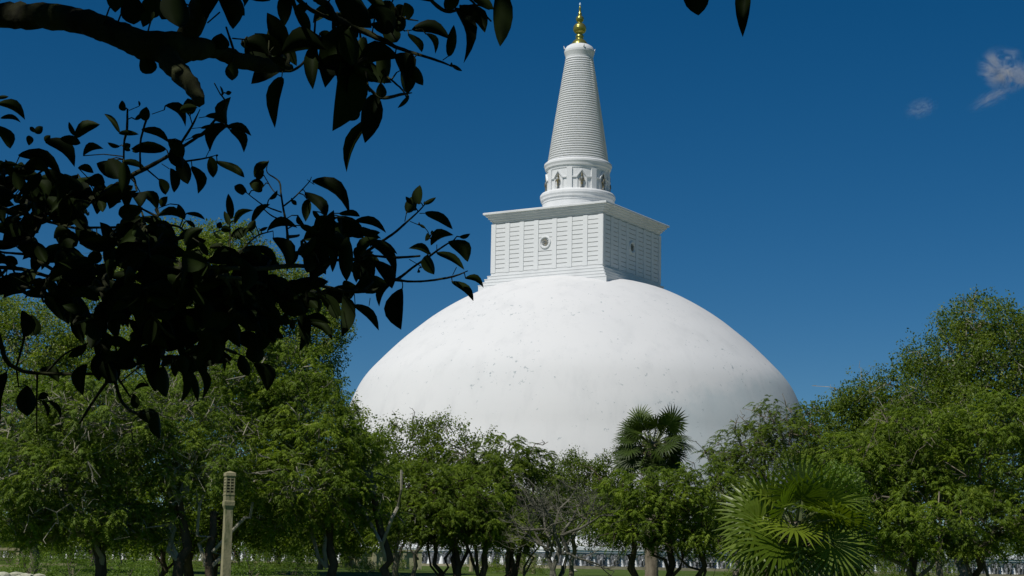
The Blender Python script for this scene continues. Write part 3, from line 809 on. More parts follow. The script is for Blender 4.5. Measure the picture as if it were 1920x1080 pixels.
make_tree('feathery_tree', 'large feathery tree left of centre with pale crooked limbs, right of the lamp pillar', 60, [(610, 620, 960, 1.0), (745, 700, 930, 0.9)],
          [(430, 730, 100, 75), (535, 715, 85, 70), (575, 775, 82, 68), (460, 820, 130, 85), (590, 850, 95, 70), (645, 842, 42, 38), (560, 915, 120, 55), (690, 880, 45, 60), (480, 640, 40, 30), (520, 975, 90, 34), (640, 960, 70, 44), (700, 960, 40, 40)],
          'feather', FEATHER, BARKP, tuft=0.70, dens=1.0, nsp=9, twigs=1.5)
make_tree('feathery_tree', 'wide feathery tree on the left with bare pale twigs, left of the lamp pillar', 56, [(350, 335, 940, 1.1), (385, 400, 960, 0.9), (195, 185, 1000, 1.2)],
          [(60, 800, 120, 90), (190, 790, 120, 80), (310, 800, 110, 90), (90, 890, 140, 70), (240, 900, 130, 65), (360, 890, 90, 60), (20, 960, 110, 50), (160, 975, 110, 38), (280, 985, 80, 34), (70, 1010, 60, 22), (230, 1010, 60, 20)],
          'feather', FEATHER2, BARKP, tuft=0.66, dens=1.0, nsp=9, twigs=1.9)
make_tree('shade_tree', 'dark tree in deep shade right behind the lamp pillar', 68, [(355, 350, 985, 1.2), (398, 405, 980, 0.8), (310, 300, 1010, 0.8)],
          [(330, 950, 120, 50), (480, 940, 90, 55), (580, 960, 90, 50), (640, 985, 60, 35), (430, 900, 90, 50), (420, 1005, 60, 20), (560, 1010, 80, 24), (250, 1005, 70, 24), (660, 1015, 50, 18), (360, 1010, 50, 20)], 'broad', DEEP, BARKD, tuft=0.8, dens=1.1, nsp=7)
make_tree('feathery_tree', 'broad feathery tree at the lower right with plume-like sprays', 56, [(1720, 1715, 1020, 1.0), (1840, 1830, 1030, 0.8)],
          [(1700, 900, 115, 80), (1840, 870, 120, 90), (1780, 975, 150, 60), (1910, 960, 90, 80), (1650, 985, 80, 50), (1590, 880, 70, 60), (1730, 820, 80, 55), (1640, 860, 70, 60), (1880, 800, 80, 60), (1850, 1030, 80, 26), (1690, 1035, 70, 26)],
          'feather', FEATHER, BARKG, tuft=0.70, dens=1.0, nsp=9, twigs=0.9)
# trees far back on the lawn, before the wall
for i, (px, Yd, bl, lab) in enumerate((
        (70, 175, [(20, 985, 80, 34), (120, 990, 80, 32), (70, 1020, 60, 14)], 'small far tree shading the lawn before the wall at the far left'),
        (250, 165, [(210, 995, 70, 28), (300, 990, 80, 32), (260, 1022, 60, 12)], 'small far tree on the lawn behind the wide feathery tree'),
        (520, 170, [(470, 1000, 70, 26), (560, 995, 80, 30), (520, 1026, 60, 12)], 'small far tree on the lawn right of the lamp pillar'),
        (130, 135, [(60, 1000, 90, 26), (170, 1005, 90, 24)], 'spreading far tree between the rocks and the forked trunk, dark beneath'),
        (400, 140, [(340, 1005, 90, 26), (440, 1008, 80, 24)], 'spreading far tree directly behind the lamp pillar, dark beneath'),
        (610, 150, [(580, 1008, 80, 24), (660, 1010, 70, 22)], 'spreading far tree behind the left end of the yellow wall'),
        (1400, 170, [(1360, 1010, 80, 28), (1450, 1015, 80, 26)], 'small far tree on the lawn left of the low fan palm'),
        (1690, 160, [(1640, 1025, 90, 28), (1760, 1025, 90, 26), (1850, 1020, 70, 26)], 'small far tree on the lawn behind the plume-like tree at the right'))):
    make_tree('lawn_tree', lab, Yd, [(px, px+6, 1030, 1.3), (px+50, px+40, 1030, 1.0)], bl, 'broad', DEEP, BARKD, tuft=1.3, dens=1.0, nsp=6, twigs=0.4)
# a further row closing the gaps low down
for i, (px, Yd, bl, lab) in enumerate((
        (600, 120, [(600, 930, 90, 60), (680, 960, 70, 45), (520, 950, 80, 50)], 'far dark tree glimpsed between the lamp pillar and the yellow wall'),
        (1560, 96, [(1560, 900, 90, 70), (1500, 960, 80, 60), (1620, 960, 90, 60)], 'far dark tree behind the low fan palm'),
        (1380, 110, [(1380, 960, 80, 50), (1300, 975, 80, 45), (1450, 990, 80, 40), (1220, 990, 70, 34)], 'far dark tree behind and between the two fan palms'),
        (170, 118, [(150, 940, 120, 60), (300, 930, 110, 70), (20, 930, 100, 60)], 'far dark tree behind the wide feathery tree on the left'),
        (1760, 105, [(1760, 920, 130, 90), (1880, 900, 120, 120)], 'far dark tree behind the broad feathery tree at the lower right'),
        (980, 118, [(900, 985, 90, 34), (1010, 960, 80, 44), (780, 975, 80, 42), (1110, 985, 80, 32), (700, 1000, 70, 24)], 'far dark tree behind the middle of the front row'))):
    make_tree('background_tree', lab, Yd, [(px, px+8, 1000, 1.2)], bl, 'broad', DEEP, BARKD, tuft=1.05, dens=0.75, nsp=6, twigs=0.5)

# ---------------------------------------------------------------- shrubs and undergrowth
def shrub(px, Yd, w, h, label, m=SHRUB, group=None, tuft=0.42):
    P = at(px, 1060, Yd); P[2] = gz(P)
    t = thing('shrub', label, 'shrub', tuple(P), 0, group)
    n = int(70*w*h)
    dr = rng.normal(size=(n, 3)); dr /= np.linalg.norm(dr, axis=1)[:, None]; dr[:, 2] = np.abs(dr[:, 2])
    p = dr*rng.uniform(0.5, 1, (n, 1))*np.array([w, w*0.8, h])
    V = stamp(BT, p, rng.uniform(0, 6.28, n), rng.normal(0, 0.6, n), rng.uniform(0.7, 1.2, n)*tuft)
    nf = BT.shape[1]//4
    st = MB()
    for q in range(7): branch_tubes(st, (rng.normal()*0.08, rng.normal()*0.08, -0.1), p[rng.integers(0, n)], 0.035, 0.01, 0.1, 4, 4)
    st.build('stems', BARKG, t)
    link('foliage', quad_mesh('foliage', V, 4, m, np.clip(np.repeat(rng.uniform(0.1, 0.9, n), nf) + rng.normal(0, .1, n*nf), 0, 1)), t)
for a_ in ((60, 88, 1.5, 1.5, 'bright green shrub at the far left, behind the rocks'), (135, 84, 1.4, 1.6, 'bright green shrub behind the stone bench on the left'),
           (240, 80, 1.5, 1.5, 'rounded bright shrub between two dark trunks on the left'), (300, 78, 1.3, 1.3, 'small bright shrub left of the forked trunk near the lamp pillar'),
           (470, 84, 1.3, 1.7, 'bright shrub right of the lamp pillar'), (550, 100, 1.6, 1.4, 'low shrub before the long white wall, left of the yellow wall'),
           (690, 110, 1.4, 0.9, 'dark clipped shrub in front of the yellow wall', DEEP), (975, 112, 2.2, 1.5, 'dark dense shrub on the lawn left of the bare tree', DEEP),
           (20, 130, 2.6, 1.6, 'long dark hedge of bushes at the far left before the wall', DEEP), (380, 135, 3.0, 1.5, 'dark bush behind the forked trunk and the lamp pillar', DEEP),
           (180, 140, 2.6, 1.3, 'dark bush between the pale rocks and the forked trunk', DEEP), (620, 140, 2.0, 1.3, 'dark bush just left of the yellow wall', DEEP),
           (90, 118, 2.2, 1.5, 'dark bush behind the stone bench at the left', DEEP), (305, 112, 2.4, 1.4, 'dark bush left of the forked trunk, in front of the wall', DEEP),
           (490, 120, 2.4, 1.3, 'dark bush right of the lamp pillar beyond the bright shrub', DEEP), (570, 126, 2.0, 1.5, 'dark bush midway between lamp pillar and yellow wall', DEEP),
           (740, 132, 1.6, 1.0, 'dark low bush before the right half of the yellow wall', DEEP), (905, 150, 2.0, 1.2, 'dark low bush before the wall, left of the big dark shrub', DEEP),
           (1420, 120, 2.6, 1.5, 'dark bush left of the low fan palm and beyond it', DEEP), (1540, 118, 2.6, 1.6, 'dark bush hidden behind the trunk of the low fan palm', DEEP),
           (1640, 112, 2.6, 1.6, 'dark bush right of the low fan palm and beyond it', DEEP), (1760, 115, 2.8, 1.3, 'dark bush between the two trunks at the lower right', DEEP),
           (1440, 70, 1.5, 0.9, 'shrub under the low fan palm on its left'), (1650, 66, 1.6, 1.1, 'shrub under the plumes right of the low fan palm')):
    shrub(*a_)

# ---------------------------------------------------------------- bare tree
BARKT = bark('dull_twig_bark', (0.15, 0.145, 0.11), (0.08, 0.075, 0.055))
def bare_tree():
    Yd = 52
    foot = at(1040, 1080, Yd); foot[2] = gz(foot)
    t = thing('bare_tree', 'leafless grey tree with a wide haze of thin twigs in the middle of the lawn', 'tree', tuple(foot))
    tr, tw = [], MB()
    def grow(p, d, L_, r, lev):
        n = 5
        pts = [p]; 
        for i in range(n):
            d = d + rng.normal(size=3)*0.16; d[2] += 0.03; d /= np.linalg.norm(d); pts.append(pts[-1] + d*L_/n)
        pts = np.array(pts); (tr[-1] if lev < 2 else tw).tube(pts, np.linspace(r, r*0.55, n+1), 6 if lev < 2 else 3, cap=False)
        if lev >= 5: return
        for q in range(3):
            k = rng.integers(2, n+1)
            dd = d + rng.normal(size=3)*np.array([0.75, 0.6, 0.55]); dd[2] = dd[2]*0.8+0.08; dd /= np.linalg.norm(dd)
            grow(pts[k], dd, L_*rng.uniform(0.55, 0.85), r*0.5, lev+1)
    fork = at(1040, 1010, Yd)-foot
    for k, (fx, ty) in enumerate(((1040, 1000), (1030, 1012), (1052, 1006))):
        f0 = np.array([(k-1)*0.12, 0.05*k, -0.2]); e0 = at(fx, ty, Yd+0.1*k)-foot
        tr.append(MB()); branch_tubes(tr[-1], f0, e0, 0.085, 0.06, 0, 6, 8, 0.12)
        for dx, dz in ((-0.9, 0.5), (-0.35, 1.0), (0.3, 0.9), (0.95, 0.42))[k:k+2]:
            grow(e0, np.array([dx, rng.normal()*0.3, dz])/1.05, 1.0, 0.052, 1)
            grow(e0*0.8+f0*0.2, np.array([dx*1.1, rng.normal()*0.4, dz*0.6])/1.1, 1.25, 0.045, 1)
    [q.build('stem', BARKT, t, True) for q in tr]; tag(tw.build('twigs', BARKT, t), kind='stuff')
bare_tree()

# ---------------------------------------------------------------- fan palms
def fan_mesh(seed, nseg=26, spread=R(285), wd=0.62, tipw=0.040):
    r = np.random.default_rng(seed)
    v, f = [], []
    for i in range(nseg):
        a = -spread/2 + spread*i/(nseg-1) + r.normal()*0.02
        L_ = (1.0 + 0.12*math.cos(a*0.7))*r.uniform(0.9, 1.05)*(0.82 if abs(a) > R(120) else 1)
        d = np.array([math.cos(a), math.sin(a), 0]); s = np.array([-math.sin(a), math.cos(a), 0])
        cup = 0.16 + 0.05*r.normal(); drp = r.uniform(0.04, 0.20)
        def P(t, o): 
            q = d*L_*t*(1-0.06*t) + s*o; q[2] += cup*t*(1-t)*1.2 - drp*max(0, t-0.55)**1.6*2.4 + (0.02 if o == 0 else 0)*math.sin(3*t); return q
        w = spread/nseg*wd
        rows = [(0.03, 0.004), (0.38, 0.38*w), (0.66, tipw), (1.0, 0.003)]
        b = len(v)
        for t_, w_ in rows:
            c = P(t_, 0); c = c + np.array([0, 0, -w_*0.55])
            v += [P(t_, -w_), c, P(t_, w_)]
        for k in range(3):
            f += [(b+k*3, b+k*3+1, b+k*3+4, b+k*3+3), (b+k*3+1, b+k*3+2, b+k*3+5, b+k*3+4)]
    return v, f
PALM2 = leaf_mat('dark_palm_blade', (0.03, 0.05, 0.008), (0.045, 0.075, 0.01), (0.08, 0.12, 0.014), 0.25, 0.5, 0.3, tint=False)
FANS = {'w': [fan_mesh(i) for i in range(5)], 'n': [fan_mesh(i+9, 26, R(275), 0.56, 0.030) for i in range(5)]}
def frond_obj(parent, base, az, el, petiole, size, k, material, roll=0.0):
    """petiole leaves base at azimuth az and elevation el; the fan sits at its tip"""
    fk = 'w' if material is PALM2 else 'n'
    v, f = FANS[fk][k % 5]
    key = ('fan', k % 5, material.name)
    if key not in FCACHE:
        mb = MB(); mb.add(v, f); FCACHE[key] = mb.mesh('fan_blade', material)
    d = np.array([math.cos(az)*math.cos(el), math.sin(az)*math.cos(el), math.sin(el)])
    mid = base + d*petiole*0.55; tip = base + d*petiole; tip[2] -= petiole*0.10
    fr = MB().tube([base, mid, tip], [0.045*size, 0.03*size, 0.022*size], 5).build('frond', PALMST, parent)
    fo = link('fan_blade', FCACHE[key], fr, tuple(tip))
    # blade: +x along petiole, tilted to droop
    x = d.copy(); x[2] -= 0.45; x /= np.linalg.norm(x)
    y = np.cross([0, 0, 1], x); y /= np.linalg.norm(y); z = np.cross(x, y)
    y2 = y*math.cos(roll) + z*math.sin(roll); z2 = np.cross(x, y2)
    m_ = Matrix(((x[0], y2[0], z2[0]), (x[1], y2[1], z2[1]), (x[2], y2[2], z2[2])))
    fo.rotation_mode = 'QUATERNION'; fo.rotation_quaternion = m_.to_quaternion(); fo.scale = (size, size, size)
FCACHE = {}
PALMST, N_, L_, b_ = mat('palm_stalk', (0.10, 0.12, 0.04), 0.5)
def fan_palm(px, ycrown, Yd, size, trunk_r, nf, label, petiole=1.15, lo=-0.5, name='fan_palm', pm=None):
    c = at(px, ycrown, Yd); foot = np.array([c[0]+0.1, c[1], gz(c)])
    t = thing(name, label, 'palm', tuple(foot))
    H = float(c[2]-foot[2])
    pr = [(trunk_r*1.4, -0.3), (trunk_r*1.25, 0.2)]
    zz = 0.5
    while zz < H-0.2: pr += [(trunk_r*1.03, zz), (trunk_r*0.96, zz+0.04)]; zz += 0.22
    pr += [(trunk_r*1.15, H-0.1), (trunk_r*0.9, H+0.15)]
    MB().lathe(pr, 14).build('trunk', BARKG, t, True)
    for i in range(22):
        sk = MB()
        a = rng.uniform(0, 6.28); z = H - rng.uniform(0.1, 0.9)
        p = np.array([math.cos(a)*trunk_r, math.sin(a)*trunk_r, z])
        sk.tube([p, p+[math.cos(a)*.22, math.sin(a)*.22, .12], p+[math.cos(a)*.3, math.sin(a)*.3, .05]], [0.06, 0.045, 0.02], 4)
        sk.build('leaf_stub', DEADP, t)
    for i in range(nf):
        f = (i+0.5)/nf
        az = i*2.39996 + rng.normal()*0.12
        el = math.asin(np.clip(1 - f*(1-math.sin(lo)), -1, 1)) 
        base = np.array([math.cos(az)*trunk_r*0.6, math.sin(az)*trunk_r*0.6, H - 0.1 + 0.2*(1-f)])
        frond_obj(t, base, az, el + rng.normal()*0.13, petiole*size*rng.uniform(0.7, 1.15), size*rng.uniform(0.9, 1.08), i, pm or PALM, rng.uniform(-1.35, 1.35))
    return t
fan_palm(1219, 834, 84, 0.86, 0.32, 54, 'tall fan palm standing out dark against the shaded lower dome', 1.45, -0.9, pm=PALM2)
fan_palm(1483, 988, 44, 1.12, 0.22, 30, 'low fan palm with large spiky fans at the lower right, half covered by a creeper', 0.85, -0.9)

def creeper(px, py, Yd, rx, ry, label):
    P = at(px, py, Yd)
    g = np.array([P[0], P[1], gz(P)])
    t = thing('creeper', label, 'creeper', tuple(g))
    n = 420
    dr = rng.normal(size=(n, 3)); dr /= np.linalg.norm(dr, axis=1)[:, None]
    k = Yd/3300
    p = (P-g) + dr*rng.uniform(0.75, 1.05, (n, 1))*np.array([rx*k, rx*k*0.8, ry*k])
    V = stamp(BT, p, rng.uniform(0, 6.28, n), rng.normal(0, 0.5, n), rng.uniform(0.7, 1.1, n)*0.42)
    nf = BT.shape[1]//4
    st = MB()
    for q in range(14): branch_tubes(st, (rng.normal()*0.2, rng.normal()*0.2, -0.1), p[rng.integers(0, n)], 0.03, 0.01, 0.1, 6, 4, 0.3)
    st.build('stems', BARKD, t)
    link('foliage', quad_mesh('foliage', V, 4, SHRUB, np.clip(np.repeat(rng.uniform(0.2, 1.0, n), nf) + rng.normal(0, .1, n*nf), 0, 1)), t)
creeper(1560, 925, 45.6, 62, 50, 'leafy creeper heaped over the right side of the low fan palm')
creeper(1585, 1010, 46.5, 45, 60, 'darker creeper hanging beside the trunk of the low fan palm')

# outlines of the boughs and leaves as they stand against the sky: base, tip, width, arched
LEAF_OUTLINES = [
    (786,382,786,348,19,0),(764,398,776,368,21,0),(771,382,761,369,8,0),(795,382,817,371,8,0),(799,399,846,430,17,1),(798,451,802,437,8,0),
    (787,421,798,428,5,0),(809,459,848,440,18,1),(812,441,810,432,6,0),(805,476,768,466,14,1),(842,454,877,490,26,1),(862,444,881,439,8,0),
    (801,479,812,514,22,0),(820,475,869,505,14,1),(873,522,906,538,12,1),(848,529,887,564,14,1),(753,543,749,614,33,0),(703,490,734,540,25,1),
    (734,532,711,572,14,1),(689,454,744,476,11,1),(691,455,742,514,20,1),(667,546,717,540,29,1),(666,573,708,618,17,1),(644,557,644,629,26,0),
    (656,562,664,590,11,0),(620,571,634,598,14,0),(651,448,649,526,26,0),(670,490,692,523,14,1),(631,462,623,508,14,0),(649,443,712,447,17,1),
    (667,415,723,435,15,1),(637,400,674,407,12,1),(678,432,712,437,14,0),(784,507,787,511,6,0),(776,391,781,393,7,0),(434,409,428,364,14,0),
    (428,421,421,396,10,0),(441,418,473,394,12,1),(473,414,506,384,13,1),(455,365,442,348,17,0),(476,357,487,343,22,0),(505,373,520,358,8,0),
    (503,432,555,425,17,1),(573,362,610,407,21,1),(577,375,573,413,17,0),(587,396,602,416,9,0),(546,376,556,384,8,0),(559,404,570,423,10,0),
    (564,423,598,437,12,0),(559,476,592,446,17,0),(626,443,624,396,21,0),(642,407,645,440,17,0),(601,437,637,423,19,1),(476,464,519,496,15,1),
    (512,448,539,507,25,1),(434,443,469,432,14,1),(469,434,476,415,11,0),(487,432,502,426,6,0),(539,532,614,532,24,1),(559,559,595,578,19,1),
    (539,568,570,587,22,1),(562,584,569,641,21,0),(573,597,620,608,12,1),(582,607,623,637,15,1),(588,341,656,398,24,1),(598,484,614,468,17,0),
    (589,479,605,476,14,0),(542,496,559,471,17,0),(620,484,598,518,19,1),(264,363,295,392,20,1),(303,388,313,369,14,0),(335,384,346,410,14,0),
    (350,400,384,412,8,1),(299,404,346,411,16,1),(350,414,366,426,8,0),(348,459,380,430,21,1),(350,469,386,452,18,1),(309,430,331,463,15,1),
    (401,436,416,449,6,0),(411,428,413,416,10,0),(415,430,433,432,12,0),(437,443,466,432,16,1),(468,432,478,414,14,0),(460,359,440,349,16,0),
    (494,349,468,344,21,0),(260,443,286,471,16,1),(394,463,419,457,10,0),(354,479,384,473,16,1),(352,489,386,491,16,1),(282,483,327,496,18,0),
    (456,467,488,491,22,1),(321,477,333,463,12,0),(403,473,423,496,16,0),(435,483,456,500,12,0),(374,455,390,479,12,0),(478,331,504,304,17,1),
    (482,337,494,320,14,0),(234,207,228,189,13,0),(273,226,274,201,19,0),(254,224,271,211,8,0),(261,199,260,189,4,0),(311,199,349,235,17,1),
    (360,213,352,185,24,0),(338,207,369,201,16,0),(425,230,431,184,22,1),(387,218,426,234,12,1),(426,238,470,254,14,1),(428,236,393,281,25,1),
    (426,238,397,244,10,1),(432,244,457,284,18,1),(360,257,385,251,8,0),(377,240,399,234,6,0),(407,303,457,334,15,1),(395,295,400,332,19,0),
    (405,293,409,290,4,0),(360,313,371,362,20,1),(320,317,328,360,18,0),(336,295,352,344,26,0),(309,279,248,281,21,1),(267,244,316,267,15,1),
    (316,262,344,293,24,0),(328,270,340,315,26,0),(230,303,271,317,12,1),(232,305,230,360,22,0),(232,274,244,283,8,0),(299,336,311,364,18,0),
    (424,175,434,173,8,0),(417,177,413,161,4,0),(218,-12,216,21,31,0),(245,-12,251,45,43,0),(296,-4,272,35,39,0),(331,-16,335,51,51,0),
    (288,23,268,49,21,0),(412,-12,436,53,36,1),(405,91,416,64,33,0),(453,82,502,103,35,1),(436,117,435,150,24,0),(268,101,284,138,31,0),
    (-4,196,46,222,19,1),(2,222,39,229,9,1),(-4,237,18,278,23,1),(-6,184,16,181,7,0),(319,8,303,35,35,0),(67,248,56,238,8,0),(65,248,80,238,14,0),
    (54,272,55,254,13,0),(84,264,94,254,11,0),(86,265,139,311,25,1),(37,292,114,329,24,1),(114,260,151,268,17,0),(141,258,186,234,22,1),
    (143,254,128,229,9,0),(157,292,192,278,15,1),(224,248,195,214,9,1),(224,250,259,251,10,0),(224,274,202,268,8,0),(234,278,244,270,12,0),
    (249,284,263,272,12,0),(183,307,230,323,31,0),(204,299,224,335,35,0),(49,333,75,331,12,1),(77,333,122,352,24,0),(0,313,33,307,12,0),
    (26,323,37,356,20,0),(53,343,69,368,18,0),(122,327,155,356,22,0),(147,315,175,323,14,0),(0,356,12,380,22,0),(163,339,196,343,22,1),
    (196,356,220,364,16,1),(536,-9,533,46,27,0),(506,55,510,113,27,1),(533,73,555,122,21,0),(466,73,506,128,40,0),(460,92,494,134,37,0),
    (561,18,582,55,15,0),(528,147,518,234,25,1),(588,89,585,162,26,0),(509,110,536,128,15,0),(649,52,610,156,50,0),(643,101,630,240,55,0),
    (656,55,659,122,37,0),(686,73,689,147,30,0),(720,89,720,156,27,0),(674,119,671,214,33,0),(701,180,686,263,38,0),(697,226,649,318,21,1),
    (714,156,717,183,19,0),(741,104,762,159,34,1),(772,122,792,159,21,0),(753,131,766,174,27,0),(631,-15,692,52,43,1),(656,-18,674,40,46,0),
    (698,12,735,61,34,1),(720,37,744,79,31,0),(738,-3,805,3,21,1),(759,6,766,37,18,0),(744,58,759,34,18,0),(775,55,842,73,24,1),(799,64,817,99,12,1),
    (766,64,790,98,14,1),(842,104,851,49,18,0),(836,18,860,-3,24,0),(854,18,874,116,22,1),(863,12,908,61,27,1),(888,-3,924,18,18,1),(938,-18,940,84,36,0),
    (766,180,747,202,8,0),(674,211,656,226,9,0),(848,122,866,133,7,0),(689,-6,720,9,18,0),(576,9,552,18,18,0),(601,61,622,76,18,0),
    (1304,-32,1309,27,46,0),(1396,-39,1392,62,28,0),(44,631,44,583,26,0),(59,591,67,629,27,0),(75,693,110,716,20,1),(161,684,156,739,24,1),
    (161,647,129,669,16,0),(11,701,1,792,27,1),(51,725,51,779,34,0),(72,747,90,739,13,0),(78,752,89,783,8,1),(91,752,114,783,9,1),(255,774,291,795,26,1),
    (295,774,298,821,21,0),(250,739,256,766,16,0),(306,688,309,743,26,0),(277,690,290,733,19,1),(279,723,252,732,8,1),(188,663,185,712,24,0),
    (204,669,215,717,30,0),(223,690,199,717,27,0),(231,647,242,690,30,0),(337,685,341,752,16,1),(353,688,368,752,14,1),(369,690,381,747,15,1),
    (364,680,388,696,13,1),(377,664,403,682,11,1),(415,661,422,696,7,0),(401,655,401,677,13,0),(452,666,465,705,21,0),(477,682,501,731,29,1),
    (474,647,485,680,32,0),(439,634,482,658,30,1),(509,613,529,635,13,1),(498,618,513,645,13,0),(482,610,487,661,30,0),(560,602,561,658,16,1),
    (573,602,576,651,16,0),(573,598,619,607,12,1),(581,603,623,638,15,1),(560,564,595,578,20,1),(533,588,537,611,11,0),(549,599,549,618,11,0),
    (270,674,289,733,16,1),(321,685,330,706,13,0),(350,669,361,701,27,0),(340,666,345,701,24,0),(102,446,132,432,18,1),(67,360,73,401,24,0),
    (86,371,114,393,24,0),(114,432,143,462,33,0),(143,426,167,454,31,0),(130,466,130,507,31,0),(173,434,196,470,26,0),(183,470,167,495,24,0),
    (12,417,37,442,22,0),(41,450,67,483,24,0),(8,483,33,495,20,0),(67,454,86,491,20,0),(114,470,106,503,22,0),(212,438,228,462,22,0),
    (253,438,285,470,20,1),(240,462,244,495,24,0),(151,495,175,515,24,0),(138,515,130,544,20,0),(261,487,285,511,24,0),(61,515,41,540,22,0),
    (12,515,4,544,18,0),(86,531,106,556,20,0),(179,523,196,556,22,0),
]
